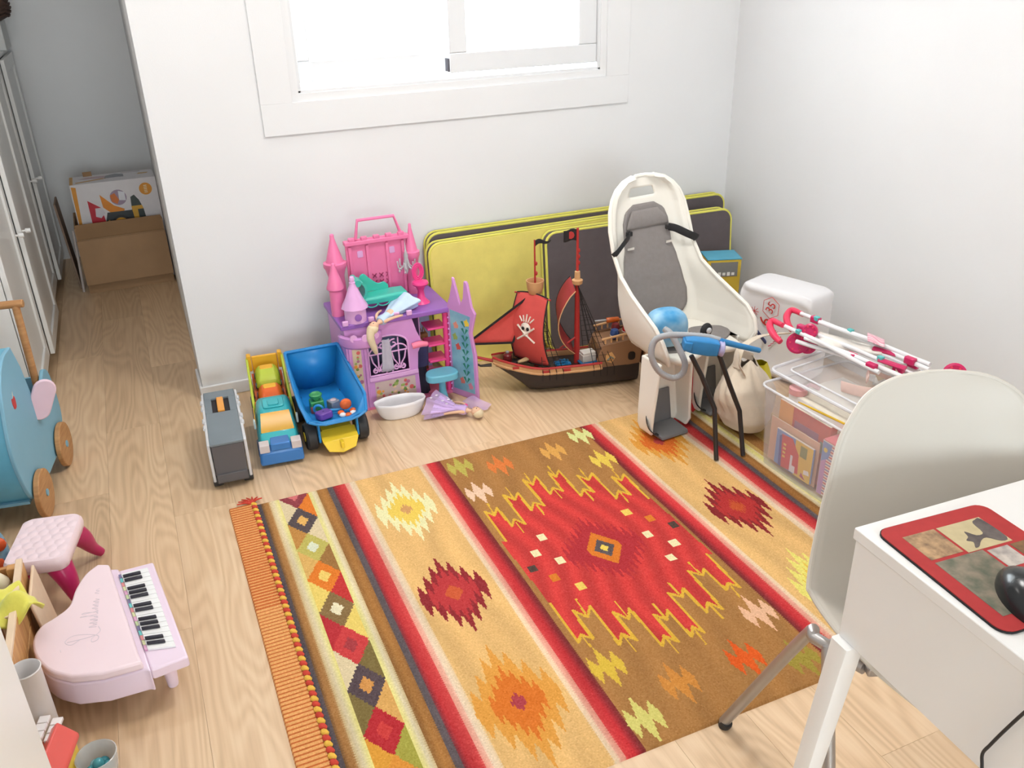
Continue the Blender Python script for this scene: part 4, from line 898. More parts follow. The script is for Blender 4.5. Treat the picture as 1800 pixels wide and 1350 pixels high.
# flower pictures on the wall (flat print): leaves and blossoms
def blossoms(xa, xb, za, zb, n, base, y=-.001):
    MB().bx(xa, xb, y, y+.0015, za, zb).build('picture_panel', mat('picture_%d' % base[0], base, rough=.4), cz)
    rr = random.Random(int(xa*999)+n)
    for i in range(n):
        c = rr.choice([(206, 96, 96), (226, 150, 60), (150, 170, 90), (110, 140, 70), (226, 190, 150), (176, 110, 140)])
        MB().lathe([(rr.uniform(.004, .010), 0), (.003, .0006), (0, .0006)], n=8, T=TR(rr.uniform(xa+.008, xb-.008), y-.0004-.0002*(i % 3), rr.uniform(za+.008, zb-.008), rx=PI/2)).build('printed_flower', mat('flower_%d_%d' % (c[0], c[2]), c, rough=.5), cz)
blossoms(-.186, -.152, .03, .27, 26, (206, 190, 160)); blossoms(-.11, .055, .03, .115, 34, (200, 176, 170))
for a, b in ((-.2, -.19), (-.142, -.13)): MB().bx(a, b, -.006, 0, .014, .31).build('pilaster', M_lil, cz, bevel=.002)
MB().bx(-.13, .07, -.005, .0, .122, .14).build('ledge', M_ltp, cz, bevel=.002)
# battlement, turret
MB().lathe([(.075, .29), (.082, .30), (.082, .33), (.072, .335)], n=20, T=TR(-.145, .02, 0), a0=PI, a1=2*PI).build('balcony', M_lil, cz, solid=.004)
for k in range(6): MB().box((-.2+.05*k, -.004, .383), (.022, .012, .02)).build('merlon', M_ltp, cz, bevel=.003)
for k in range(3): MB().lathe([(.009, 0), (.014, .001), (.014, .006)], n=14, T=TR(-.185+.042*k, -.058+.012*abs(k-1), .335, rx=PI/2)).build('round_ring', M_ltp, cz)
tw = MB(); tw.lathe([(.042, .375), (.042, .425), (.052, .43), (.05, .436), (.034, .465), (.02, .5), (.011, .52), (.012, .528), (.009, .53), (.011, .54), (.008, .55), (0, .553)], n=10, T=TR(-.15, .03, 0)); tw.build('turret', M_ltp, cz)
MB().lathe([(.014, 0), (.014, .002), (0, .002)], n=14, T=TR(-.15, -.0115, .40, rx=PI/2)).build('turret_door', M_pur, cz)
# interior: hot-pink post with shelves
MB().cyl((x1-.012, .02, .012), (x1-.012, .02, .355), .0125, n=16).build('post', M_hot, cz)
for k in range(4): MB().bx(x1-.09, x1-.012, .012, .1, .075+.07*k, .083+.07*k).build('shelf', M_hot, cz, bevel=.002)
MB().bx(.1, .104, .05, .27, .012, .355).build('partition', M_lil, cz)
# pink hand-like catch
MB().tube([(.05, -.012, .245), (.08, -.016, .25), (.11, -.012, .243)], [.012, .013, .01], n=10, smooth=3).build('catch', plastic('catch_pink', (244, 130, 160)), cz)
# upper pink facade
FY = .24
MB().prism([(-.115, .375), (.135, .375), (.135, .60), (.12, .625), (-.10, .625), (-.115, .60)], 0, .012, Matrix.Translation((0, FY, 0)) @ XZ).build('upper_wall', M_pnk, cz, bevel=.002)
MB().bx(-.12, .14, FY-.016, FY+.02, .605, .622).build('cornice', M_pnk, cz, bevel=.003)
for k in range(5): MB().box((-.09+.05*k, FY-.004, .628), (.024, .02, .013)).build('merlon', M_pnk, cz, bevel=.002)
for xx in (-.1, -.03, .05, .115): MB().bx(xx-.006, xx+.006, FY-.008, FY, .38, .60).build('pilaster', M_pnk, cz, bevel=.002)
MB().tube([(-.072, FY, .625), (-.058, FY, .70), (.088, FY, .70), (.112, FY, .625)], .0085, n=8, flat=(1, .8)).build('carry_handle', M_pnk, cz)
M_lattice = plastic('lattice_dark_pink', (176, 70, 110))  # darker pink of the lattice bars
for i in range(3):
    for jx in range(2):
        cx_ = -.01+.028*i; cz2 = .44+.028*jx
        for a in (.8, -.8): MB().box((0, 0, 0), (.024, .003, .004), TR(cx_, FY-.002, cz2, ry=a)).build('lattice_bar', M_lattice, cz)
for px_ in (-.06, .07): MB().prism(rrect(.022, .026, .004), 0, .003, Matrix.Translation((px_, FY-.003, .565)) @ XZ).build('small_window', M_ltp, cz)
for tx, tz, sc2, nm in ((-.165, .375, 1.0, 'tower'), (.148, .375, .72, 'tower')):
    MB().lathe([(.035, .0), (.035, .03), (.032, .12), (.04, .15), (.046, .16), (.046, .175), (.035, .178), (.026, .21), (.016, .245), (.009, .27), (.008, .285), (.005, .288), (0, .29)], n=12, T=TR(tx, FY-.01, tz) @ Matrix.Diagonal((sc2, sc2, 1, 1))).build(nm, M_pnk, cz)
MB().lathe([(.026, 0), (.026, .10), (.034, .108), (.034, .114), (.022, .15), (.01, .19), (.007, .205), (0, .21)], n=12, T=TR(-.196, .12, .375)).build('tower', M_pnk, cz)
# lilac door leaf standing open on the right, with an underwater garden picture
dh = Vector((1.032, 3.055, 0)); de = Vector((1.098, 2.93, 0)); dd = (de-dh); dl = dd.length; dd.normalize(); dnm = Vector((dd.y, -dd.x, 0))
DM = Matrix.Translation(Vector(R_(dh))) @ Matrix(((dd.x, 0, -dnm.x, 0), (dd.y, 0, -dnm.y, 0), (0, 1, 0, 0), (0, 0, 0, 1)))   # (along, up, out)
leaf = [(0, .0), (dl, .0), (dl*.98, .2), (dl*.85, .29), (dl*1.02, .375), (dl*.9, .40), (dl*.78, .49), (dl*.74, .5), (dl*.66, .5), (dl*.60, .43), (dl*.48, .40), (dl*.40, .44), (dl*.28, .50), (dl*.22, .505), (dl*.22, .48), (dl*.1, .42), (0, .39)]
do_ = MB().prism(leaf, -.006, .006, DM).build('door_leaf', M_lil, cz, bevel=.003)
for sgn in (1, -1):
    pic = [(dl*.1, .03), (dl*.9, .03), (dl*.88, .2), (dl*.76, .29), (dl*.84, .36), (dl*.1, .37)]
    MB().prism(pic, sgn*.0062, sgn*.0072, DM).build('picture_panel', mat('sea_picture', (150, 196, 210), rough=.35, rgb2=(106, 160, 190), scale=14), do_)
    rr = random.Random(4)
    for k in range(9):
        a_ = .07+.03*k
        for s2 in (-1, 1): MB().prism([(dl*.62, a_), (dl*(.62+s2*.13), a_+.022), (dl*(.62+s2*.05), a_+.026)], sgn*.0073, sgn*.0080, DM).build('printed_weed', mat('weed_green', (46, 130, 110), rough=.5), do_)
    for (a_, b_, c_) in ((.3, .31, (226, 150, 130)), (.7, .33, (236, 206, 70)), (.35, .22, (206, 90, 80)), (.25, .26, (150, 170, 90)), (.45, .075, (214, 120, 110)), (.75, .06, (206, 130, 150)), (.25, .1, (120, 170, 190))):
        MB().prism([(dl*a_+.014*math.cos(2*PI*i/9)*(1-.35*(i % 2)), b_+.018*math.sin(2*PI*i/9)*(1-.35*(i % 2))) for i in range(9)], sgn*.0073, sgn*.0082, DM).build('printed_coral', mat('coral_%d' % c_[2], c_, rough=.5), do_)
for k in range(15): MB().ball(R_(dh-Vector((.004, .004, -.02-.024*k))), .0045, nu=8, nv=6).build('hinge_bead', M_lil, cz)

# things standing in and on the castle
def top_of(x, y, z): return (x, y, z)
ch = thing('doll_chaise', 'turquoise doll chaise longue on top of the castle floor', 'doll furniture', (.80, 3.17, .376), rz=.02)
M_tq = plastic('turquoise_plastic', (62, 184, 166), rough=.35)
MB().loft([[(x, y, z) for y, z in [(-.038, zb), (.038, zb), (.042, zt-.008), (.036, zt), (-.036, zt), (-.042, zt-.008)]] for x, zb, zt in ((-.085, .035, .062), (-.03, .032, .06), (.05, .032, .064), (.095, .035, .062))]).build('seat', M_tq, ch, bevel=.003)
MB().loft([[(-.095+.03*math.sin(t*2.4)-.012*t, y, .05+.075*t) for y in (-.04, .04)]+[(-.085+.03*math.sin(t*2.4)-.012*t, y, .05+.075*t) for y in (.04, -.04)] for t in np.linspace(0, 1, 7)]).build('headrest', M_tq, ch)
MB().cyl((-.098, -.041, .125), (-.098, .041, .125), .013, n=14).build('bolster', M_tq, ch)
MB().prism(cm2([(-.075, .06), (-.075, .115), (-.055, .135), (-.03, .112), (.0, .088), (.025, .09), (.04, .075), (.04, .06)], 4), 0, .009, Matrix.Translation((0, .034, 0)) @ XZ).build('backrest', M_tq, ch, bevel=.002)
for x_ in (-.085, .088):
    for y_ in (-.032, .032): MB().lathe([(.008, 0), (.006, .004), (.007, .02), (.011, .036)], n=10, T=TR(x_, y_, 0)).build('leg', M_tq, ch)
for k in range(3): MB().tube([(-.05+.045*k+.022*math.cos(PI+PI*i/8), -.04, .034+.012*math.sin(PI+PI*i/8)) for i in range(9)], .0028, n=6).build('scallop', M_tq, ch)
ck = thing('doll_chair', 'hot pink doll chair with looped back on the right of the castle top', 'doll furniture', (.955, 3.15, .376))
MB().lathe([(.034, 0), (.03, .004), (.016, .02), (.012, .05), (.02, .068), (.03, .074), (.033, .08), (.03, .087), (0, .088)], n=18).build('pedestal_seat', M_hot, ck)
for k in range(3): MB().tube([(math.cos(a)*(.022-.006*k)*1., .022, .12+.035*math.sin(a)*(1-.2*k)) for a in np.linspace(-PI/2, 1.5*PI, 20)[:-1]], .0035, n=6, closed=True).build('back_loop', M_hot, ck)
cl_ = thing('toy_chandelier', 'clear grey plastic toy chandelier hooked on the pink tower', 'doll furniture', (.93, 3.235, .50))
M_clr = mat('clear_grey_plastic', (206, 206, 210), rough=.1, alpha=.65)
for k in range(6):
    a = 2*PI*k/6
    MB().tube([(0, 0, .06), (.012*math.cos(a), .012*math.sin(a), .01), (.032*math.cos(a), .032*math.sin(a), .0), (.036*math.cos(a), .036*math.sin(a), .03)], .0035, n=6, smooth=3).build('arm', M_clr, cl_)
    MB().lathe([(0, -.02), (.005, -.012), (0, 0)], n=6, T=TR(.03*math.cos(a), .03*math.sin(a), 0)).build('drop', M_clr, cl_)
MB().lathe([(0, -.03), (.008, -.01), (.006, .02), (.01, .05), (.004, .07), (0, .12)], n=10).build('stem', M_clr, cl_)
gc = thing('doll_clock', 'brown toy grandfather clock inside the castle', 'doll furniture', (.957, 3.18, .0125))
M_clk = plastic('clock_brown', (140, 96, 56), rough=.5)
MB().bx(-.02, .02, -.014, .014, 0, .05).build('base', M_clk, gc, bevel=.002); MB().bx(-.014, .014, -.01, .01, .05, .16).build('trunk', M_clk, gc, bevel=.002); MB().bx(-.02, .02, -.014, .014, .16, .22).build('hood', M_clk, gc, bevel=.003)
MB().lathe([(.015, 0), (.015, .002), (0, .002)], n=18, T=TR(0, -.014, .19, rx=PI/2)).build('dial', plastic('dial_cream', (226, 206, 150)), gc)
MB().tube([(-.012, 0, .22), (-.006, 0, .24), (0, 0, .225), (.006, 0, .245), (.012, 0, .22)], .003, n=6).build('finial', M_clk, gc)
tb_ = thing('doll_table', 'light blue doll table on a pedestal in front of the castle', 'doll furniture', (.965, 2.985, 0))
M_lb = plastic('doll_table_blue', (104, 178, 200), rough=.35)
MB().prism(cm2([(-.065, .0), (-.045, .04), (0, .05), (.05, .042), (.066, .0), (.05, -.032), (0, -.038), (-.05, -.03)], 5, True), .105, .135).build('table_top', M_lb, tb_, bevel=.005)
MB().lathe([(.034, 0), (.033, .006), (.022, .02), (.014, .06), (.013, .095), (.022, .105)], n=18).build('pedestal', M_lb, tb_)
bt = thing('doll_bathtub', 'white scalloped doll bathtub in front of the castle wall', 'doll furniture', (.778, 2.955, 0), rz=-.05)
def tubf(u, v):
    a = 2*PI*u; sc3 = 1+.05*abs(math.sin(4*a))*v; r = (.55+.45*v**.6)
    return (.098*r*sc3*math.cos(a), .046*r*sc3*math.sin(a), .07*v**1.6)
MB().grid(tubf, 48, 8, cu=True).build('tub_shell', plastic('tub_white', (236, 232, 234)), bt, solid=.004)
MB().lathe([(0, .004), (.05, .004), (.05, .001), (0, .001)], n=20, sy=.47).build('tub_floor', plastic('tub_white', (236, 232, 234)), bt)
bc = thing('teal_bracelet', 'small teal and pink toy ring lying in the doll bathtub', 'toy', (.778, 2.955, .0085))
MB().tube([(.026*math.cos(a), .018*math.sin(a), .006+.008*abs(math.sin(a))) for a in np.linspace(0, 2*PI, 20)[:-1]], .006, n=8, closed=True).build('ring', plastic('teal_ring', (50, 160, 150)), bc); MB().ball((.012, -.012, .016), (.012, .008, .006)).build('pink_bead', M_hot, bc)

def doll(name, label, M, dress, hair, dress_fn, lying=True):
    d = thing(name, label, 'doll'); d.matrix_world = M
    # body along +x from the feet (0) to the head (.26), one continuous surface
    body = [(.055, .010), (.07, .011), (.09, .013), (.12, .02), (.145, .016), (.175, .019), (.19, .012), (.2, .007), (.21, .007)]
    MB().loft([[(x, r*math.cos(2*PI*i/12), r*.8*math.sin(2*PI*i/12)) for i in range(12)] for x, r in body]).ball((.228, 0, 0), (.021, .018, .019), nu=14, nv=10).build('body', M_sk, d)
    for s in (-1, 1): MB().tube([(.183, s*.016, 0), (.165, s*.034, .006), (.14, s*.045, .004), (.115, s*.052, -.002)], [.007, .006, .005, .004], n=8, smooth=3).build('arm', M_sk, d)
    for s in (-1, 1): MB().ball((.232, s*.006, .0175), (.002, .0025, .0015), nu=8, nv=5).build('eye', mat('doll_eye', (50, 40, 50), rough=.3), d)
    MB().ball((.2255, 0, .019), (.002, .0025, .002), nu=6, nv=4).build('nose', M_sk, d); MB().box((.219, 0, .0178), (.0015, .006, .001)).build('mouth', mat('doll_lip', (196, 96, 100)), d)
    MB().ball((.236, 0, -.006), (.022, .022, .019), nu=14, nv=8).build('hair', hair, d)
    return d
M_hair = mat('doll_blond_hair', (236, 216, 180), rough=.6, bump=.6, scale=90, stretch=(8, 1, 1))
M_tul = mat('purple_tulle', (206, 176, 224), rough=.6, alpha=.55, sheen=.4); M_tul2 = mat('lilac_satin', (196, 166, 216), rough=.4)
dp = doll('purple_doll', 'blond doll in a puffy lilac tulle dress lying on the floor by the castle', TR(.868, 2.955, .03, rz=-.75), None, M_hair, None)
def skirt(s):
    def f(u, v):
        a = 2*PI*u; r = .014+.072*v*s*(1+.14*math.sin(7*a)+.06*math.sin(12*a+3*v)); z = r*math.sin(a)*.55
        return (.155-.115*v*s, r*math.cos(a), max(-.024, z))
    return f
MB().grid(skirt(1.), 60, 10, cu=True).build('tulle_skirt', M_tul, dp); MB().grid(skirt(.75), 48, 8, cu=True).build('under_skirt', M_tul2, dp)
MB().loft([[(x, r*math.cos(2*PI*i/14), r*.85*math.sin(2*PI*i/14)) for i in range(14)] for x, r in ((.14, .019), (.155, .019), (.178, .023), (.188, .018))]).build('bodice', M_tul2, dp)
MB().grid(lambda u, v: (.13+.12*u, .05+.05*v+.012*math.sin(7*u), -.018+.03*math.sin(PI*u)*v), 12, 6).build('veil', M_tul, dp)
for k in range(9):
    a = random.uniform(-1.1, 1.1); t_ = random.uniform(.35, .95); p_ = skirt(1.)((a+PI/2)/(2*PI), t_)
    MB().lathe([(.007, 0), (.003, .0012), (0, .0012)], n=5, T=TR(p_[0], p_[1], p_[2]+.001)).build('sequin_flower', mat('sequin_white', (240, 230, 240), rough=.2), dp)
MB().ball((.175, .024, .006), (.008, .008, .008), nu=10, nv=6).build('pink_bracelet', M_hot, dp)
db = doll('blue_doll', 'blond doll in a pale blue dress hanging over the castle battlement', TR(.845, 3.13, .395, rx=PI, rz=PI+.55, ry=0), None, M_hair, None)
db.matrix_world = TR(.83, 3.10, .402) @ Matrix(((.12, .0, .99, 0), (-.25, .97, .03, 0), (-.0, -.25, .0, 0), (0, 0, 0, 1))).to_3x3().to_4x4() if False else TR(.90, 3.135, .405, rz=PI+.62, ry=.16)
M_bd = mat('pale_blue_satin', (186, 206, 230), rough=.45, bump=.3, bscale=40)
MB().grid(lambda u, v: (lambda a, r: (.15-.14*v, r*math.cos(a), max(-.02, r*.5*math.sin(a))))(2*PI*u, .016+.045*v*(1+.2*math.sin(5*2*PI*u))), 40, 8, cu=True).build('dress', M_bd, db)
MB().loft([[(x, r*math.cos(2*PI*i/14), r*.85*math.sin(2*PI*i/14)) for i in range(14)] for x, r in ((.14, .019), (.155, .019), (.178, .023), (.188, .018))]).build('bodice', M_bd, db)
MB().tube([(.245, 0, .0), (.262, .004, -.03), (.262, .01, -.07), (.258, .012, -.1)], [.016, .015, .012, .006], n=10, smooth=4).build('braid', M_hair, db)
gv = thing('gauze_scarf', 'pale grey gauze strip hanging down the castle window below the blue doll', 'scarf', (.768, 3.046, .155))
MB().grid(lambda u, v: ((u-.5)*(.03+.02*v), .003*math.sin(9*u), .135*(1-v)), 10, 10).build('gauze', mat('grey_gauze', (206, 200, 214), rough=.7, alpha=.7), gv, solid=.0008)
nd = thing('dark_dress', 'dark navy doll clothes hanging inside the castle doorway', 'doll clothes', (.915, 3.085, .013))
MB().grid(lambda u, v: (lambda a, r: (r*math.cos(a), r*.5*math.sin(a), .23*(1-v)))(2*PI*u, .008+.02*v*(1+.25*math.sin(4*2*PI*u))), 28, 8, cu=True).build('dress', mat('navy_cloth', (38, 34, 52), rough=.9), nd); MB().lathe([(.018, .12), (.03, .12), (.034, .2), (.02, .22)], n=14, sy=.5).build('jacket', mat('indigo_cloth', (52, 48, 84), rough=.9), nd)

# ================================================================== FOAM MATS
M_mgr = mat('mat_charcoal', (96, 88, 90), rough=.9, var=.05, scale=30, bump=.2, bscale=500); M_myl = mat('mat_yellow', (228, 214, 116), rough=.85, var=.04, scale=20, bump=.2, bscale=500); M_pip = mat('mat_piping', (220, 214, 100), rough=.8, bump=.2)
def foam_mat(name, label, xl, xr, yl, yr, h, th, lean, face, r=.05):
    """slab standing on its long edge from (xl,yl) to (xr,yr), leaning back"""
    L = math.hypot(xr-xl, yr-yl); a = math.atan2(yr-yl, xr-xl)
    t = thing(name, label, 'foam mat', ((xl+xr)/2, (yl+yr)/2, 0), rz=a, group='foam mats against the back wall')
    out = rrect(L, h, r, 5, 0, h/2); B = Matrix.Rotation(-lean, 4, 'X') @ Matrix.Translation((0, 0, .002+th*math.sin(lean))) @ XZ
    MB().prism(out, 0, th, B).build('foam_core', M_mgr, t, bevel=.008, seg=3)
    MB().prism(rrect(L-.006, h-.006, r-.003, 5, 0, h/2), -.006, .002, B).build('front_cover', face, t, bevel=.003)
    for d in (0, th): MB().tube([B @ Vector((x, y, d)) for x, y in out], .0062, n=8, closed=True).build('piping', M_pip, t)
    return t
foam_mat('foam_mat', 'rearmost charcoal foam mat with yellow edging flat against the back wall', 1.075, 2.56, 3.39, 3.37, .565, .035, .03, M_mgr)
foam_mat('foam_mat', 'foam mat with plain yellow cover behind the toy pirate ship', 1.056, 2.0, 3.29, 3.30, .545, .04, .07, M_myl)
foam_mat('foam_mat', 'charcoal foam mat with yellow edging leaning behind the child bike seat', 1.56, 2.49, 3.225, 3.19, .535, .045, .085, M_mgr)

# ================================================================== PIRATE SHIP
SH = Matrix.Translation((1.475, 2.925, 0)) @ Matrix.Rotation(-.25, 4, 'Z')
sp_ = thing('pirate_ship', 'toy pirate ship with red sails and black hull in front of the mats', 'toy ship'); sp_.matrix_world = SH
M_hull = plastic('hull_black_brown', (52, 42, 40), rough=.45); M_deck = plastic('deck_tan', (146, 108, 78), rough=.55); M_rail = plastic('rail_tan', (206, 158, 110), rough=.5); M_rr = plastic('ship_red', (176, 46, 44), rough=.45); M_sail = mat('sail_red', (204, 78, 72), rough=.8, var=.05, bump=.15); M_blkc = mat('black_cloth', (38, 34, 36), rough=.85); M_rope = mat('black_rope', (34, 30, 30), rough=.8)
def hull_sec(x):
    t = (x+.30)/.60
    b = .085*min(1, (max(0, t)*3.6)**.6)*(1-.12*max(0, t-.7)/.3)
    z1 = .092+.05*max(0, .35-t)**1.3*3+.018*max(0, t-.6)
    z0 = .0+.07*max(0, .16-t)/.16
    return b, z0, z1
sec = []
for x in np.linspace(-.30, .30, 19):
    b, z0, z1 = hull_sec(x)
    rk = .10*max(0, .4-(x+.3)/.6)/.4
    sec.append([(x+rk*abs(math.sin(a))**1.2, b*math.copysign(abs(math.cos(a))**.7, math.cos(a)), z1-(z1-z0)*abs(math.sin(a))**.75) for a in np.linspace(0, -PI, 13)])
MB().loft(sec).build('hull', M_hull, sp_, smooth=True, ang=50)
dk = MB()
dk.loft([[(x, -b*.93, z1-.004), (x, b*.93, z1-.004), (x, b*.93, z1-.012), (x, -b*.93, z1-.012)] for x in np.linspace(-.285, .30, 16) for b, z0, z1 in [hull_sec(x)]]); dk.build('deck', M_deck, sp_)
for s in (-1, 1):
    xs_ = np.linspace(-.295, .14, 16)
    pts = [(x, s*(hull_sec(x)[0]*.97), hull_sec(x)[2]) for x in xs_]
    MB().loft([[(x, y-s*.004, z-.004), (x, y+s*.005, z-.006), (x, y+s*.005, z+.022), (x, y-s*.004, z+.022)] for x, y, z in pts]).build('bulwark', M_rail, sp_)
    MB().tube([(x, y+s*.004, z+.024) for x, y, z in pts], .0052, n=8).build('red_rail', M_rr, sp_)
    MB().tube([(x, y+s*.008, z+.002) for x, y, z in pts], .004, n=8).build('trim_line', M_rail, sp_)
    for k in (3, 7, 10):
        x, y, z = pts[k]; MB().box((x, y+s*.007, z+.011), (.03, .004, .012)).build('gun_port', M_rr, sp_, bevel=.002)
# stern castle
for s in (-1, 1):
    MB().prism([(.13, .085), (.30, .10), (.315, .215), (.145, .19), (.12, .13)], -.004, .004, Matrix.Translation((0, s*.074, 0)) @ XZ).build('cabin_side', M_deck, sp_, bevel=.002)
    MB().prism(rrect(.03, .036, .012, 4, .265, .135), -.001, .001, Matrix.Translation((0, s*.0785, 0)) @ XZ).build('cabin_window', mat('dark_opening', (40, 32, 30)), sp_)
    MB().prism([(.175+.022*math.cos(2*PI*i/10)*(1-.2*(i % 2)), .135+.026*math.sin(2*PI*i/10)*(1-.2*(i % 2))) for i in range(10)], -.0015, .0015, Matrix.Translation((0, s*.0785, 0)) @ XZ).build('crest', plastic('crest_cream', (222, 170, 110)), sp_)
    MB().tube([(.163, s*.0805, .125), (.178, s*.081, .14), (.188, s*.0805, .13)], .004, n=6).build('crest_mark', plastic('crest_grey', (120, 124, 110)), sp_)
    for k in range(7): MB().box((.155+.024*k, s*.074, .208+.004*k), (.006, .006, .026)).build('baluster', M_rail, sp_)
    MB().tube([(.14, s*.074, .215), (.318, s*.074, .245)], .005, n=8).build('top_rail', M_rail, sp_)
MB().prism([(-.078, .09), (.078, .09), (.074, .235), (-.074, .235)], 0, .006, TR(.3, 0, 0, ry=.12) @ YZ).build('stern_board', M_deck, sp_)
MB().box((0, 0, 0), (.17, .146, .006), TR(.222, 0, .19, ry=-.12)).build('poop_deck', M_deck, sp_)
MB().bx(.134, .14, -.07, .07, .09, .18).build('cabin_front', M_deck, sp_)
# bowsprit, masts, crow's nest
MB().tube([(-.27, 0, .125), (-.36, 0, .155), (-.42, 0, .17)], [.008, .006, .004], n=8).build('bowsprit', M_rr, sp_)
MB().tube([(-.30, 0, .115), (-.345, 0, .115), (-.36, 0, .125)], [.008, .005, .004], n=8).build('figurehead', M_hull, sp_)
fm, rm = -.115, .055
MB().cyl((fm, 0, .085), (fm, 0, .44), .010, .008, n=12).cyl((fm, 0, .44), (fm, 0, .625), .004, .003, n=8).build('fore_mast', M_rr, sp_)
MB().cyl((rm, 0, .085), (rm, 0, .45), .013, .009, n=12).cyl((rm, 0, .45), (rm, 0, .66), .006, .005, n=8).build('main_mast', M_rr, sp_)
MB().lathe([(.012, .40), (.026, .41), (.032, .43), (.036, .462), (.033, .462), (.027, .432), (0, .425)], n=16, T=TR(fm, 0, 0)).build('crow_nest', M_rail, sp_)
MB().lathe([(.012, .43), (.02, .435), (.022, .45), (.012, .455), (.011, .485), (0, .49)], n=14, T=TR(rm, 0, 0)).build('mast_cap', M_rail, sp_)
for x, z in ((fm, .49), (fm, .53), (rm, .52), (rm, .545), (rm, .57)): MB().ball((x+.005, 0, z), (.006, .006, .009), nu=8, nv=6).build('mast_fitting', M_rr, sp_)
# sails
def fsail(u, v):
    a_, b_ = -.018-.045*math.sin(PI*min(1, v*1.0))*(1-.15*(2*u-1)**2)-.01*v, (u-.5)*(.15+.03*v)
    return (fm+a_*math.cos(.75)-b_*math.sin(.75), a_*math.sin(.75)+b_*math.cos(.75), .415-.30*v+.02*(2*u-1)**2*(v-.5))
MB().grid(fsail, 14, 16).build('fore_sail', M_sail, sp_, solid=.0012)
for u in (0, 1): MB().tube([fsail(u, v) for v in np.linspace(0, 1, 14)], .0028, n=6).build('sail_hem', M_blkc, sp_)
for v in (0, 1): MB().tube([fsail(u, v) for u in np.linspace(0, 1, 10)], .0028, n=6).build('sail_hem', M_blkc, sp_)
MB().cyl(fsail(-.08, 0), fsail(1.08, 0), .004, n=8).build('fore_yard', M_rr, sp_)
def skull(fn, nm, d):
    M_em = mat('emblem_white', (226, 214, 200), rough=.8)
    def P_(u, v): p = Vector(fn(u, v)); return p+Vector((d, d, 0))
    def blob(u0, v0, ru, rv, m, dd=0.):
        c = P_(u0, v0); ring = [P_(u0+ru*math.cos(2*PI*i/12), v0+rv*math.sin(2*PI*i/12))+Vector((dd, dd, 0)) for i in range(12)]
        MB().add([c+Vector((dd, dd, 0))]+ring, [(0, 1+i, 1+(i+1) % 12) for i in range(12)]).build(nm, m, sp_, solid=.0006)
    blob(.5, .44, .15, .075, M_em); blob(.5, .525, .09, .04, M_em); blob(.43, .45, .045, .025, M_blkc, d*.4); blob(.57, .45, .045, .025, M_blkc, d*.4)
    for s in (-1, 1): MB().tube([P_(.5+s*.25, .57+.06), P_(.5, .53), P_(.5-s*.25, .42)], .0042, n=6).build(nm, M_em, sp_)
    for k in (-2, -1, 0, 1, 2): MB().tube([P_(.5+.06*k, .36), P_(.5+.11*k, .30-.02*(2-abs(k)))], .003, n=6).build(nm, M_em, sp_)
skull(fsail, 'skull_emblem', -.0018)
j0, j1, j2 = Vector((fm-.02, 0, .40)), Vector((-.40, 0, .215)), Vector((-.21, 0, .205))
MB().grid(lambda u, v: (j1*(1-u)*(1-v)+j2*u*(1-v)+j0*v)+Vector((0, .012*math.sin(PI*u)*math.sin(PI*v), 0)), 8, 10).build('jib_sail', M_sail, sp_, solid=.0012)
for a, b in ((j0, j1), (j1, j2), (j2, j0)): MB().tube([a, b], .0042, n=6, flat=(.4, 1.3)).build('sail_hem', M_blkc, sp_)
MB().tube([j2, (-.21, 0, .115)], .0015, n=5).build('stay', M_rope, sp_)
def rsail(u, v):
    w_ = math.sin(PI*v)**.8
    return (rm-.018-.075*w_*(1-.3*u), (u-.5)*.15*(.35+.65*math.sin(PI*min(1, .15+v*.75))), .42-.27*v+.03*u)
MB().grid(rsail, 12, 16).build('main_sail', mat('sail_dark_red', (150, 44, 44), rough=.8), sp_, solid=.0012)
MB().tube([rsail(0, v) for v in np.linspace(0, 1, 14)], .0022, n=6).build('sail_hem', M_rail, sp_); MB().tube([rsail(1, v) for v in np.linspace(0, 1, 14)], .0026, n=6).build('sail_hem', M_blkc, sp_)
MB().tube([(rm-.075, -.02, .17), (rm+.01, 0, .215)], .004, n=8).build('boom', M_rr, sp_)
# ratlines
for s in (-1, 1):
    for mx2, zt, x0_ in ((fm, .40, fm+.01), (rm, .43, rm+.05)):
        tops = [Vector((mx2, s*.012, zt))]*4; bots = [Vector((x0_+.028*k, s*.093, .10)) for k in range(4)]
        for a, b in zip(tops, bots): MB().tube([a, b, b+Vector((0, s*.0, -.035))], .0014, n=5).build('shroud', M_rope, sp_)
        for k in range(1, 13):
            t_ = k/13; pa = tops[0]*(1-t_)+bots[0]*t_; pb = tops[3]*(1-t_)+bots[3]*t_
            MB().tube([pa, pb], .0009, n=4).build('ratline', M_rope, sp_)
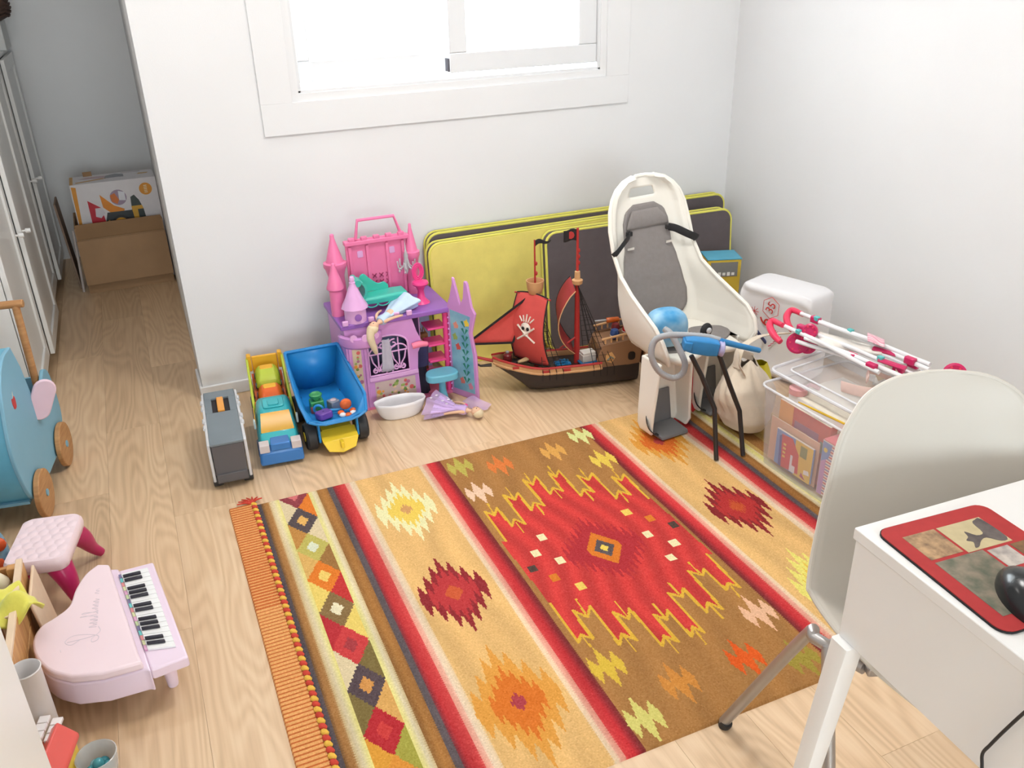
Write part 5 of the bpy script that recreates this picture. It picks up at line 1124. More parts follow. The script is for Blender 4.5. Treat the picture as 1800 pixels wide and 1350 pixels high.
# flags
MB().grid(lambda u, v: (fm+.002+.062*u, .004*math.sin(7*u), .622-.024*v*(1-.8*u)+.005*math.sin(6*u)), 12, 4).build('pennant', M_blkc, sp_, solid=.001)
MB().grid(lambda u, v: (rm-.004-.052*u, .003*math.sin(6*u), .655-.045*v+.003*math.sin(5*u)), 10, 6).build('flag', M_blkc, sp_, solid=.001)
MB().lathe([(.015, -.0016), (.015, .0016), (0, .0016)], n=9, T=TR(rm-.028, 0, .633, rx=PI/2)).build('flag_emblem', M_rr, sp_)
def on_ship(name, label, cat, x, y, z, rz=0): o = thing(name, label, cat); o.matrix_world = SH @ TR(x, y, z, rz=rz); return o
j = on_ship('treasure_chest', 'white chest on a blue tray amid the ship deck', 'toy', .095, -.02, .098, .2)
MB().bx(-.03, .03, -.022, .022, .008, .04).build('chest', plastic('chest_white', (214, 206, 198)), j, bevel=.003); MB().box((0, 0, .045), (.056, .042, .012)).build('lid', plastic('chest_white2', (226, 220, 212)), j, bevel=.003); MB().bx(-.038, .036, -.03, .03, 0, .008).build('tray', plastic('tray_blue', (36, 110, 160)), j, bevel=.002)
j = on_ship('blue_net', 'tangled blue toy net on the ship deck beside the white chest', 'toy net', .0, -.03, .098)
for k in range(7): MB().tube([(random.uniform(-.045, .03), random.uniform(-.02, .03), .004+random.uniform(0, .012)) for _ in range(5)], .0022, n=5, smooth=4).build('net_cord', plastic('net_blue', (26, 120, 176)), j)
j = on_ship('pirate_figure', 'tan and black toy figure lying on the foredeck of the ship', 'toy figure', -.17, -.02, .12, .5)
MB().loft([[(x, r*math.cos(2*PI*i/10), .012+r*.8*math.sin(2*PI*i/10)) for i in range(10)] for x, r in ((-.03, .006), (-.005, .010), (.012, .012), (.025, .007), (.03, .005))]).build('body', plastic('figure_tan', (196, 170, 126)), j); MB().ball((.04, 0, .012), .010).build('hat', M_blkc, j); MB().tube([(-.03, .006, .012), (-.055, .01, .008)], .005, n=6).build('legs', M_blkc, j)
j = on_ship('red_lantern', 'small dark red lantern at the bow of the ship', 'toy', -.235, -.01, .128)
MB().lathe([(.016, 0), (.018, .004), (.018, .03), (.012, .036), (0, .038)], n=12).build('lantern_body', plastic('lantern_red', (110, 34, 38)), j); MB().lathe([(.006, .038), (.008, .044), (0, .05)], n=10).build('lantern_top', plastic('lantern_steel', (150, 150, 156)), j)
for q, (x, y, c, nm) in enumerate(((.205, -.03, (46, 74, 130), 'blue'), (.265, .0, (190, 36, 40), 'red'), (.225, .03, (120, 40, 44), 'maroon'), (.275, -.04, (206, 50, 44), 'scarlet'))):
    j = on_ship('toy_barrel', nm + ' toy piece piled on the stern deck of the ship', 'toy', x, y, .19+.02*x+(.004), q*.7); j['group'] = 'toy pieces on the stern deck'
    MB().lathe([(.014, .0), (.019, .012), (.019, .026), (.014, .038), (0, .039)], n=12).build('barrel', plastic('barrel_%s' % nm, c), j); MB().lathe([(.0192, .012), (.0205, .014), (.0192, .016)], n=12).build('hoop', plastic('barrel_hoop', (206, 196, 190)), j)
j = on_ship('toy_cannon', 'orange and chrome toy cannon resting over the stern rail', 'toy', .20, .05, .246, .05)
MB().tube([(-.06, 0, 0), (-.01, 0, 0)], .006, n=10).build('barrel', mat('chrome', (200, 200, 204), rough=.2, metal=.9), j); MB().lathe([(.008, 0), (.011, .004), (.011, .05), (.008, .055)], n=12, T=TR(-.01, 0, 0, ry=PI/2)).build('glow_body', mat('amber_plastic', (206, 96, 30), rough=.2), j)

# ================================================================== CHILD BIKE SEAT
bs_ = thing('child_bike_seat', 'cream white child bicycle seat with grey padding standing before the charcoal mats', 'bike seat', (1.762, 2.60, .0062), rz=.10)
M_cw = mat('cream_shell', (240, 236, 226), rough=.4, var=.02, scale=5); M_pad = mat('grey_seat_pad', (140, 134, 132), rough=.9, var=.04, scale=60, bump=.3, bscale=400); M_stp = mat('black_webbing', (44, 44, 46), rough=.75, bump=.2); M_ft = plastic('footrest_grey', (116, 116, 118), rough=.55)
PADW = 0
SEC = [(.285, .185, .06, .29), (.33, .205, .075, .32), (.375, .213, .09, .315), (.415, .213, .105, .285), (.45, .207, .12, .22), (.485, .20, .13, .15), (.53, .19, .145, .085), (.60, .186, .165, .05), (.68, .183, .185, .04), (.745, .172, .20, .036), (.785, .155, .208, .032), (.815, .13, .213, .026), (.838, .095, .216, .02), (.85, .05, .217, .01)]
_z = [q[0] for q in SEC]
def sv(z): return [float(np.interp(z, _z, [q[k] for q in SEC])) for k in (1, 2, 3)]
def shell(x, z, off=0.):
    """point on the inner shell: x lateral -1..1 wraps round to the front edges"""
    hw, yb, d = sv(z); s_ = abs(x); a = min(1, s_/.62)
    if s_ <= .62:
        px_ = hw*.86*math.sin(a*PI/2*.9)/math.sin(PI/2*.9); dy = -.035*a**3
        return (math.copysign(px_, x) if x else 0., yb+dy-off, z)
    t_ = (s_-.62)/.38
    return (math.copysign(hw*(.86+.14*math.sin(t_*PI/2)), x), yb-.035-(d-.035)*t_-off*(1-t_), z)
zs = sorted(set([q[0] for q in SEC]+list(np.linspace(.285, .85, 34))+[.775, .808]))
xs = list(np.linspace(-1, 1, 41))
vs = [shell(x, z) for z in zs for x in xs]; fs = []
for j in range(len(zs)-1):
    for i in range(40):
        zc = (zs[j]+zs[j+1])/2; pc_ = (vs[j*41+i][0]+vs[j*41+i+1][0])/2
        if .775 < zc < .808 and abs(pc_) < .055: continue
        fs.append((j*41+i, j*41+i+1, (j+1)*41+i+1, (j+1)*41+i))
MB().add(vs, fs).build('shell', M_cw, bs_, solid=.009, off=0., ang=60)
rim = [shell(-1, z) for z in zs]+[shell(x, .85) for x in np.linspace(-1, 1, 9)[1:-1]]+[shell(1, z) for z in zs[::-1]]
MB().tube(rim, .008, n=8).build('shell_rim', M_cw, bs_)
pan = cm2([(-.15, -.23), (-.11, -.25), (-.06, -.235), (0, -.215), (.06, -.235), (.11, -.25), (.15, -.23), (.168, -.10), (.15, .05), (0, .07), (-.15, .05), (-.168, -.10)], 4, True)
MB().prism(pan, .275, .30).build('seat_pan', M_cw, bs_, bevel=.01, seg=3)
def padw(v): return float(np.interp(v, [0, .06, .2, .4, .52, .62, .85, .94, 1], [.30, .37, .40, .39, .37, .32, .31, .27, .14]))
MB().grid(lambda u, v: shell((u-.5)*2*padw(v), (.335+.415*v), .008+.006*math.sin(PI*u)*math.sin(PI*min(1, v*1.2))), 18, 40).build('back_pad', M_pad, bs_, solid=.010)
MB().grid(lambda u, v: shell((u-.5)*2*(.28-.10*v*v), .665+.065*v, .015+.007*math.sin(PI*v)), 12, 8).build('head_cushion', M_pad, bs_, solid=.006)
for s in (-1, 1):
    MB().prism(cm2([(s*.03, -.12), (s*.06, -.04), (s*.13, -.05), (s*.185, -.09), (s*.17, -.15), (s*.1, -.19), (s*.05, -.18)], 4, True), .298, .308).build('seat_pad', M_pad, bs_, bevel=.003)
    pa = Vector(shell(s*.27, .655, .026)); pe = Vector(shell(s*.98, .60, .0))+Vector((s*.010, -.010, 0)); pm = (pa+pe)/2+Vector((0, -.012 if s < 0 else -.03, .004))
    MB().tube([pa, pa*.7+pm*.3+Vector((0, -.01, .004)), pm, pm*.4+pe*.6+Vector((s*.006, -.01, 0)), pe], .0115, n=8, smooth=4, flat=(.25, 1.3)).build('harness_strap', M_stp, bs_)
    MB().box(pa, (.026, .012, .018)).build('strap_slot', M_stp, bs_, bevel=.003)
    q = shell(s*.26, .60, .0235); MB().box(q, (.03, .003, .008)).build('strap_slit', plastic('slit_pale', (214, 208, 200)), bs_)
    # leg channel
    xc = -.155 if s < 0 else .115
    ch_ = MB(); oy = .0 if s < 0 else .055
    ch_.loft([[(xc-w1, yb, z), (xc-w1, yb-dp, z), (xc-w1+.012, yb-dp, z), (xc-w1+.012, yb-.01, z), (xc+w1-.012, yb-.01, z), (xc+w1-.012, yb-dp, z), (xc+w1, yb-dp, z), (xc+w1, yb, z)] for z, w1, yb, dp in ((.30, .075, -.13+oy, .11), (.2, .082, -.135+oy, .10), (.1, .09, -.14+oy, .09), (.04, .094, -.145+oy, .085), (.012, .085, -.15+oy, .07))])
    ch_.build('leg_channel', M_cw, bs_, bevel=.005, seg=2)
    for k in range(3): MB().box((xc-.04, -.145+.0035+oy, .19+.034*k), (.028, .004, .014)).build('adjust_slot', mat('slot_dark', (50, 42, 38)), bs_)
    ftp = TR(xc-.004, -.162+oy, .004)
    MB().loft([[(-.06, -.10, 0), (.06, -.10, 0), (.06, -.096, .014), (-.06, -.096, .014)], [(-.062, -.0, 0), (.062, -.0, 0), (.062, -.0, .02), (-.062, -.0, .02)]], ftp).build('foot_plate', M_ft, bs_, bevel=.004)
    MB().loft([[(-.062, -.0, .0), (.062, -.0, .0), (.062, .012, .0), (-.062, .012, .0)], [(-.045, .004, .15), (.045, .004, .15), (.045, .012, .15), (-.045, .012, .15)]], ftp).build('heel_cup', M_ft, bs_, bevel=.004)
    MB().tube([ftp @ Vector(q) for q in ((-.05, .0, .08), (-.085, -.03, .075), (-.095, -.06, .045), (-.075, -.075, .02), (-.05, -.06, .012))], .006, n=6, smooth=4, flat=(.3, 1.4)).build('foot_strap', M_stp, bs_)
MB().tube([(0, -.19, .30), (0, -.20, .36)], [.013, .016], n=12).build('crotch_post', M_stp, bs_); MB().ball((0, -.205, .37), (.026, .014, .028)).build('buckle', M_stp, bs_); MB().ball((0, -.22, .374), (.011, .006, .011)).build('buckle_button', plastic('button_grey', (206, 208, 212)), bs_)
MB().bx(-.06, .06, -.06, .02, .12, .275).build('mount_block', mat('mount_black', (48, 46, 46), rough=.6), bs_, bevel=.008)
M_rs = mat('red_strap', (196, 40, 42), rough=.7)
MB().tube([(.02, -.10, .24), (.03, -.12, .14), (.01, -.13, .06), (.03, -.14, .006)], .010, n=6, smooth=4, flat=(.25, 1.2)).build('red_strap', M_rs, bs_); MB().tube([(-.02, -.10, .24), (-.05, -.12, .12), (-.06, -.12, .02)], .008, n=6, smooth=4, flat=(.25, 1.2)).build('red_strap', M_rs, bs_)

# blue cushion, hose and its tubular stand
cu2 = thing('blue_cushion', 'soft tie-dyed light blue cushion resting on the left side of the bike seat', 'cushion', (1.652, 2.455, .322), rz=-.15)
MB().ball((0, 0, .07), (.074, .06, .07), nu=28, nv=18, e=.72).build('cushion', mat('tie_dye_blue', (64, 150, 204), rough=.75, rgb2=(190, 224, 238), scale=11, bump=.1), cu2)
MB().tube([((.066)*.97*math.cos(a), .055*.97*math.sin(a), .05+.004*math.sin(5*a)) for a in np.linspace(0, 2*PI, 40)[:-1]], .003, n=6, closed=True).build('seam', mat('seam_blue', (60, 130, 180)), cu2)
st2 = thing('hose_stand', 'blue clamp on two bent black tube legs with grey hose before the bike seat', 'stand', (1.70, 2.2, 0))
SO = Vector((1.70, 2.2, 0)); ps = lambda u, v, y: Vector(PY(u, v, y))-SO; pzs = lambda u, v, z: Vector(PZ(u, v, z))-SO
M_leg = mat('black_tube', (44, 42, 42), rough=.35); M_cb = plastic('clamp_blue', (46, 132, 194), rough=.4)
MB().tube([pzs(1259, 808, .012), ps(1256, 718, 2.17), ps(1233, 660, 2.2), ps(1215, 625, 2.22)], .0085, n=10).build('leg', M_leg, st2)
MB().tube([pzs(1306, 800, .012), ps(1300, 722, 2.15), ps(1282, 675, 2.16), ps(1262, 617, 2.18)], .0085, n=10).build('leg', M_leg, st2)
c0, c1 = ps(1203, 604, 2.23), ps(1262, 612, 2.18); dx_ = (c1-c0); F_ = frame(c0, c1)
MB().loft([[(x*sx_, y*sx_, z) for x, y in rrect(.044, .05, .006, 3)] for z, sx_ in ((0, .8), (.03, 1.), (dx_.length*.7, 1.05), (dx_.length, .92))], F_).build('clamp_body', M_cb, st2, bevel=.002)
MB().box((0, 0, .01), (.052, .03, .03), F_).build('clamp_jaw', M_cb, st2, bevel=.004)
MB().lathe([(.016, 0), (.024, .004), (.028, .016), (.022, .02)], n=16, T=frame(c1, c1+dx_)).build('collar', plastic('collar_lavender', (170, 166, 206)), st2)
MB().tube([ps(1268, 600, 2.18), ps(1300, 608, 2.17), ps(1335, 616, 2.165)], [.011, .010, .009], n=10).build('blue_rod', M_cb, st2)
hp_ = [ps(1168, 578, 2.37), ps(1180, 588, 2.34), ps(1196, 618, 2.30), ps(1204, 640, 2.27), ps(1198, 658, 2.27), ps(1180, 664, 2.28), ps(1158, 652, 2.29), ps(1145, 626, 2.30), ps(1150, 600, 2.30), ps(1170, 590, 2.28), ps(1200, 589, 2.26), ps(1240, 592, 2.23), ps(1266, 598, 2.20)]
hc = catmull(hp_, 14); MB().tube(hc, [.0105*(1+.10*(i % 2)) for i in range(len(hc))], n=10).build('corrugated_hose', plastic('hose_grey', (168, 170, 174), rough=.45), st2)

# ================================================================== RIGHT CORNER: pack, box, bag, stroller
bxn = thing('game_box', 'blue-topped cardboard game box with yellow edges behind the bike seat', 'box', (2.325, 3.06, 0), rz=-.35)
MB().bx(-.075, .075, -.06, .06, 0, .385).build('carton', mat('game_yellow', (206, 176, 60), rough=.5), bxn, bevel=.002)
MB().bx(-.077, .077, -.062, .062, .385, .392).build('lid_top', mat('game_blue', (84, 160, 186), rough=.5), bxn, bevel=.002)
MB().bx(-.06, .06, -.0625, -.06, .31, .375).build('side_print', mat('game_grey', (122, 122, 120), rough=.5), bxn); MB().bx(-.0765, -.075, -.05, .05, .1, .375).build('side_stripe', mat('game_red', (190, 44, 50)), bxn)
for k in range(5): MB().box((-.04+.02*k, -.063, .322), (.013, .001, .012+.004*(k % 2))).build('side_mark', mat('game_white', (226, 226, 222)), bxn)

A_ = Vector((2.193, 2.752, 0)); B_ = Vector((2.293, 2.459, 0)); al = (B_-A_).normalized(); nn = Vector((al.y, -al.x, 0))       # nn points to the room (left)
if nn.x > 0: nn = -nn
Wd = (B_-A_).length+.02; HP = .385
PK = Matrix(((al.x, 0, -nn.x, A_.x), (al.y, 0, -nn.y, A_.y), (0, 1, 0, 0), (0, 0, 0, 1)))      # (along, up, into pack)
pkg = thing('nappy_pack', 'white plastic nappy pack printed with red stars and 35 against the right wall', 'package'); pkg.matrix_world = Matrix.Translation(A_)
PKL = Matrix.Translation(-A_) @ PK
M_film = mat('white_film', (236, 234, 236), rough=.3, var=.02, scale=6, bump=.35, bscale=14)
def packf(u, v):
    """closed film cushion: wrinkled rounded box"""
    a = 2*PI*u; b = -PI/2+PI*v; e = .17
    pw = lambda q: math.copysign(abs(q)**e, q)
    x = pw(math.cos(b))*pw(math.cos(a)); z = pw(math.cos(b))*pw(math.sin(a)); y = pw(math.sin(b))
    wv = .005*math.sin(22*y+3*a)*abs(y)+.004*math.sin(9*x+14*y)
    return PKL @ Vector((Wd/2+x*Wd/2, HP/2+.002+y*HP/2, .095+z*(.092+wv)))
MB().grid(packf, 48, 26, cu=True).build('film_wrap', M_film, pkg)
M_pr = mat('pack_red', (206, 60, 56), rough=.5)
FP = lambda x, y, d=-.0035: PKL @ Vector((x, y, .0+d))
def on_pack(u, v):
    """local (along, up) of a photo point on the printed face"""
    o = CAM; d = ray(u, v); n3 = nn; t_ = (A_-o).dot(n3)/d.dot(n3); p = o+d*t_; q = p-A_; return q.dot(al), q.z
def flatface(pts, nm, m, d=-.003):
    MB().add([FP(x, y, d) for x, y in pts]+[FP(x, y, d+.0012) for x, y in pts], [list(range(len(pts))), list(range(len(pts), 2*len(pts)))[::-1]]+[(i, (i+1) % len(pts), len(pts)+(i+1) % len(pts), len(pts)+i) for i in range(len(pts))]).build(nm, m, pkg, smooth=False)
hx, hy = on_pack(1356, 541)
for i in range(6):
    a0, a1 = PI/3*i+.5, PI/3*(i+1)+.5; MB().tube([FP(hx+.04*math.cos(a0), hy+.046*math.sin(a0)), FP(hx+.04*math.cos(a1), hy+.046*math.sin(a1))], .0012, n=5).build('hexagon_line', M_pr, pkg)
def ptext(s_, size, x, y, rot, m): MB().text(s_, size, PKL @ Matrix.Translation((x, y, -.003)) @ Matrix.Rotation(rot, 4, 'Z') @ Matrix.Diagonal((1, 1, -1, 1)), ext=.0006).build('printed_number', m, pkg)
ptext('35', .05, hx, hy, 1.25, M_pr); sx6, sy6 = on_pack(1346, 565); ptext('6', .075, sx6, sy6, 1.3, M_pr)
for u, v, r in ((1327, 546, .020), (1310, 588, .016), (1364, 585, .012)):
    x, y = on_pack(u, v)
    for k in range(4):
        a = PI*k/4; MB().tube([FP(x-r*math.cos(a), y-r*math.sin(a)), FP(x+r*math.cos(a), y+r*math.sin(a))], .0011, n=5).build('printed_star', M_pr, pkg)
u0, v0 = on_pack(1352, 600); 
for k in range(5): MB().tube([FP(u0+.01*k, v0-.02+.012*k), FP(u0+.012+.01*k, v0-.012+.012*k)], .002, n=5).build('printed_mark', mat('pack_pink', (196, 90, 110)), pkg)
sk = thing('blue_stick', 'thin dark blue stick leaning between the bike seat and the nappy pack', 'stick', (0, 0, 0))
s0, s1 = PX(1308, 553, 2.11), PZ(1358, 618, .10); MB().tube([s0, (s0+s1)/2, s1, s1+(s1-s0)*.42], .0065, n=10).build('shaft', mat('navy_stick', (62, 76, 130), rough=.4), sk); MB().ball(s0, .008, nu=10, nv=8).build('end_cap', mat('navy_stick', (62, 76, 130)), sk)
yb_ = thing('yellow_bag', 'bright yellow bag on the floor behind the cream cloth bag', 'bag', (2.072, 2.44, 0))
MB().grid(lambda u, v: (lambda a, r: (r*math.cos(a)*1.0, r*.8*math.sin(a), .17*v))(2*PI*u, .075*(1-.55*v**2)*(1+.07*math.sin(6*2*PI*u+4*v))), 30, 10, cu=True).build('bag_body', mat('yellow_film', (226, 212, 40), rough=.4), yb_); MB().ball((0, 0, .016), (.068, .054, .014)).build('bag_base', mat('yellow_film', (226, 212, 40)), yb_)

# cream cloth bag
cbg = thing('cloth_bag', 'crumpled cream cotton bag slumped between the stand and the storage box', 'bag', (1.90, 2.275, .0062))
M_cot = mat('cream_cotton', (226, 212, 192), rough=.95, var=.05, scale=18, bump=.35, bscale=90, sheen=.2)
def bagc(u, v):
    a = 2*PI*u; prof = np.interp(v, [0, .05, .2, .45, .65, .8, .92, 1], [.35, .8, 1.05, 1.08, .95, .72, .5, .34])
    fold = .10*math.sin(6*a+3*math.sin(4*v+a))*max(0, v-.2)*1.2+.07*math.sin(3*a+5*v)+.045*math.sin(13*a+11*v)*v+.05*math.sin(2*a-8*v)
    r = .094*prof*(1+fold); lean = -.012*math.sin(3*v)
    return (r*math.cos(a)*1.02+lean, r*1.0*math.sin(a)+.02*v*v, .265*v**.85*(1+.06*math.sin(3*a+1)*v))
MB().grid(bagc, 72, 30, cu=True).build('bag_body', M_cot, cbg, solid=.0025); MB().ball((0, 0, .01), (.034, .032, .008)).build('bag_base', M_cot, cbg)
MB().tube([(-.05, .02, .25), (-.03, .03, .315), (.05, .05, .335), (.13, .06, .33), (.2, .05, .325)], .022, n=8, smooth=5, flat=(1, .18)).build('strap', M_cot, cbg)
MB().tube([(-.05, -.03, .24), (-.07, -.02, .285), (-.03, .03, .295), (.03, .03, .27)], .014, n=8, smooth=5, flat=(1, .2)).build('strap', M_cot, cbg)

# translucent storage box on the rug
M_box = mat('clear_polypropylene', (240, 236, 240), rough=.22, alpha=.17, var=.02); M_lid = mat('clear_lid', (234, 232, 236), rough=.22, alpha=.22, var=.02)
bxc = thing('storage_box', 'large clear plastic storage box full of books standing on the rug', 'storage box', (1.992, 1.812, .0065), rz=.035)
BW, BL, BH = .385, .56, .29
def tub_sec(z, k, r=.03): return [(x, y, z) for x, y in rrect(BW*k, BL*k, r, 4)]
m_ = MB(); m_.loft([tub_sec(0, .925), tub_sec(.02, .935), tub_sec(BH-.03, .985), tub_sec(BH, 1.)], cap=False); n_ = len(tub_sec(0, 1)); m_.add(tub_sec(0, .925), [list(range(n_))])
m_.build('tub', M_box, bxc, solid=.003, off=-1)
MB().tube(tub_sec(BH, 1.005), .0045, n=8, closed=True).build('tub_rim', mat('rim_clear', (240, 240, 244), rough=.2, alpha=.75), bxc)
ld = thing('box_lid', 'clear plastic lid set askew on the storage box', 'lid', (2.075, 1.87, .318), rz=.06, ry=-.05)
LW, LL = .385, .56
MB().prism(rrect(LW, LL, .03), 0, .004).build('lid_plate', M_lid, ld)
MB().tube([(x, y, .004) for x, y in rrect(LW, LL, .03)], .006, n=8, closed=True).build('lid_rim', mat('rim_clear', (240, 240, 244), rough=.2, alpha=.75), ld)
MB().tube([(x, y, .008) for x, y in rrect(LW-.09, LL-.09, .02)], .0035, n=8, closed=True).build('lid_ridge', mat('rim_clear', (240, 240, 244)), ld)
# contents: books stood against the left wall of the tub
BM = Matrix.Translation((1.992, 1.812, .0065)) @ Matrix.Rotation(.035, 4, 'Z')
def book(name, label, y0, y1, z0, z1, x, th, c, cat='book'):
    t = thing(name, label, cat); t.matrix_world = BM @ TR(x, 0, .004)
    MB().bx(0, th, y0, y1, z0, z1).build('cover', mat('book_%d_%d_%d' % c, c, rough=.5), t, bevel=.0015)
    MB().bx(.001, th-.001, y0+.002, y1+.0008, z0+.002, z1+.0008).build('pages', mat('book_pages', (232, 224, 208), rough=.8), t)
    return t
def bprint(t, pts, c, k=0): MB().prism(pts, -.0006-.0004*k, .0001, YZ @ Matrix.Identity(4)).build('printed_shape', mat('bp_%d_%d_%d' % c, c, rough=.5), t, smooth=False)
t = book('picture_card', 'plain peach cardboard sheet inside the clear box behind the fire engine book', .02, .245, .01, .175, -.158, .003, (226, 184, 156), 'card')
bprint(t, [(.03, .02), (.2, .02), (.2, .025), (.03, .025)], (214, 170, 140))
t = book('fire_engine_book', 'blue and yellow picture book with a red fire engine inside the clear box', .03, .20, .02, .15, -.171, .009, (110, 150, 206))
bprint(t, [(.03, .02), (.105, .02), (.11, .15), (.03, .15)], (232, 196, 66)); bprint(t, [(.085, .03), (.165, .02), (.175, .14), (.125, .145), (.09, .1)], (214, 60, 56), 1); bprint(t, [(.10, .025), (.125, .025), (.125, .085), (.115, .085), (.115, .05), (.10, .05)], (236, 236, 240), 2); bprint(t, [(.035, .05), (.06, .045), (.06, .06), (.04, .065)], (236, 236, 232), 2); bprint(t, [(.055, .10), (.085, .10), (.085, .14), (.055, .14)], (120, 140, 60), 1); bprint(t, [(.165, .02), (.178, .02), (.184, .13), (.172, .14)], (60, 80, 150), 1); bprint(t, [(.05, .025), (.075, .03), (.07, .045)], (170, 60, 90), 2)
for k in range(4): bprint(t, [(.15, .06+.015*k), (.162, .06+.015*k), (.162, .067+.015*k), (.15, .067+.015*k)], (240, 200, 90), 3)
t = book('board_game', 'orange and red board game box at the back of the clear storage box', .004, .235, .01, .235, -.138, .03, (196, 84, 74), 'game box')
bprint(t, [(.17, .10), (.234, .10), (.234, .234), (.17, .234)], (226, 160, 76)); bprint(t, [(.05, .09), (.16, .09), (.16, .19), (.05, .19)], (150, 96, 130)); bprint(t, [(.1, .12), (.15, .12), (.15, .165), (.1, .165)], (206, 150, 90), 1); bprint(t, [(.01, .13), (.04, .13), (.04, .17), (.01, .17)], (120, 150, 140), 1)
t = book('striped_box', 'pink box with red and blue striped sides inside the clear storage box', -.23, .0, .01, .205, -.168, .075, (232, 222, 206), 'box')
for k in range(19): bprint(t, [(-.228, .018+.0098*k), (-.02, .018+.0098*k), (-.02, .0215+.0098*k), (-.228, .0215+.0098*k)], ((206, 80, 90), (110, 130, 190))[k % 2])
bprint(t, [(-.022, .012), (-.002, .012), (-.002, .2), (-.022, .2)], (196, 150, 200), 1); bprint(t, [(-.03, .15), (-.002, .13), (-.002, .202), (-.04, .202)], (110, 150, 206), 2); bprint(t, circ(-.016, .175, .008), (240, 214, 80), 3); bprint(t, circ(-.15, .075, .042), (226, 226, 214), 2); bprint(t, circ(-.15, .075, .036), (90, 130, 170), 3); bprint(t, [(-.18, .085), (-.12, .09), (-.13, .108), (-.17, .105)], (140, 160, 80), 4); bprint(t, [(-.165, .065), (-.14, .07), (-.13, .08), (-.15, .06)], (240, 240, 240), 4)
MB().bx(.0, .075, -.23, .0, .2055, .2085).build('pink_lid', mat('box_pink', (226, 120, 130), rough=.5), t, bevel=.001)
for k in range(4): bprint(t, [(-.12+.014*k, .163), (-.111+.014*k, .163), (-.111+.014*k, .174+.003*(k % 2)), (-.12+.014*k, .172)], (170, 60, 90), 2)
t = book('white_paper_stack', 'stack of white paper lying on top inside the clear box', -.2, .22, .236, .262, -.12, .24, (236, 234, 232), 'paper')
pcl = thing('paint_brush', 'yellow and black paint brush lying on the paper inside the clear box', 'brush'); pcl.matrix_world = BM @ TR(-.14, .02, .275, rz=PI/2+.12)
MB().tube([(-.10, 0, 0), (.06, 0, 0), (.12, 0, 0)], [.0035, .004, .002], n=8).build('handle', mat('brush_yellow', (214, 176, 50), rough=.35), pcl); MB().tube([(-.16, 0, 0), (-.10, 0, 0)], [.002, .0035], n=8).build('tip', mat('brush_black', (40, 36, 34)), pcl)
t = thing('pink_ribbon_roll', 'pale pink bundle in the far corner inside the clear box', 'ribbon'); t.matrix_world = BM @ TR(-.1, .2, .268)
MB().lathe([(.014, 0), (.03, .0), (.03, .02), (.014, .02)], n=20).build('roll', mat('ribbon_pink', (226, 170, 170), rough=.6), t); MB().tube([(.03, 0, .01), (.06, .01, .012), (.075, -.02, .006)], .008, n=6, smooth=4, flat=(.25, 1)).build('tail', mat('ribbon_pink', (226, 170, 170)), t)
# things lying on the lid
LMt = Matrix.Translation((2.075, 1.87, .318)) @ Euler((0, -.05, .06)).to_matrix().to_4x4()
t = thing('ballet_straps', 'pale pink ballet slipper straps curled on the box lid', 'strap'); t.matrix_world = LMt @ TR(-.04, -.07, .012)
M_bal = mat('ballet_pink', (236, 206, 196), rough=.75)
MB().tube([(-.08, .10, .012), (-.07, .03, .02), (-.02, -.02, .02), (.03, -.01, .03), (.045, .05, .04), (.02, .085, .045), (-.01, .06, .03)], .019, n=8, smooth=6, flat=(.16, 1)).build('strap_loop', M_bal, t); MB().tube([(.0, -.06, .02), (.03, -.03, .05), (.05, .02, .065), (.06, .06, .035), (.05, .08, .02)], .019, n=8, smooth=6, flat=(.16, 1)).build('strap_loop', mat('ballet_cream', (232, 218, 196), rough=.8), t)
t = thing('white_cloth', 'bunched white cloth draped over the lid beside the stroller', 'cloth'); t.matrix_world = LMt @ TR(.07, -.10, .012)
MB().grid(lambda u, v: ((u-.5)*.12, (v-.5)*.24, .03+.018*math.sin(9*u+3*v)+.012*math.sin(7*v-5*u)-.4*max(0, abs(u-.5)-.36)), 18, 24).build('cloth', mat('white_jersey', (238, 236, 232), rough=.95), t, solid=.005)
t = thing('small_carton', 'small cream carton with a red triangle on the lid behind the chair', 'box'); t.matrix_world = LMt @ TR(-.02, -.185, .012, rz=.35)
MB().bx(-.035, .035, -.05, .05, 0, .05).build('carton', mat('carton_cream', (226, 214, 186), rough=.6), t, bevel=.001); MB().prism([(-.02, -.03), (.024, -.034), (.0, .02)], .0502, .0508).build('red_triangle', mat('carton_red', (206, 70, 60)), t); MB().prism([(-.006, -.02), (.01, -.022), (.001, .0)], .0509, .0513).build('inner_triangle', mat('carton_cream2', (232, 222, 200)), t)
t = book('blue_booklet', 'pale blue booklet lying under the lid near the chair', -.26, -.10, .27, .276, -.02, .12, (170, 196, 206))

# folded doll stroller lying across the lid
sr = thing('doll_stroller', 'folded doll stroller with white tubes and pink wheels lying on the box lid', 'toy stroller', (2.08, 2.0, .34))
SO2 = Vector((2.08, 2.0, .34)); sz = lambda u, v, z=.40: Vector(PZ(u, v, z))-SO2
M_wt = plastic('stroller_white', (236, 236, 238), rough=.25); M_mg = plastic('stroller_magenta', (206, 40, 100), rough=.3); M_hotc = plastic('stroller_coral_pink', (232, 60, 96), rough=.35); M_tl = plastic('stroller_teal', (96, 190, 190), rough=.4)
for a, b, z0, z1 in (((1408, 551), (1606, 638), .43, .42), ((1374, 571), (1525, 645), .42, .40), ((1408, 578), (1585, 650), .42, .40), ((1400, 600), (1560, 655), .385, .385), ((1440, 566), (1612, 632), .44, .43), ((1415, 594), (1590, 664), .41, .40)):
    p0, p1 = sz(*a, z0), sz(*b, z1); MB().tube([p0, (p0+p1)/2+Vector((0, 0, .006)), p1, p1+(p1-p0)*.12], .0075, n=10).build('frame_tube', M_wt, sr)
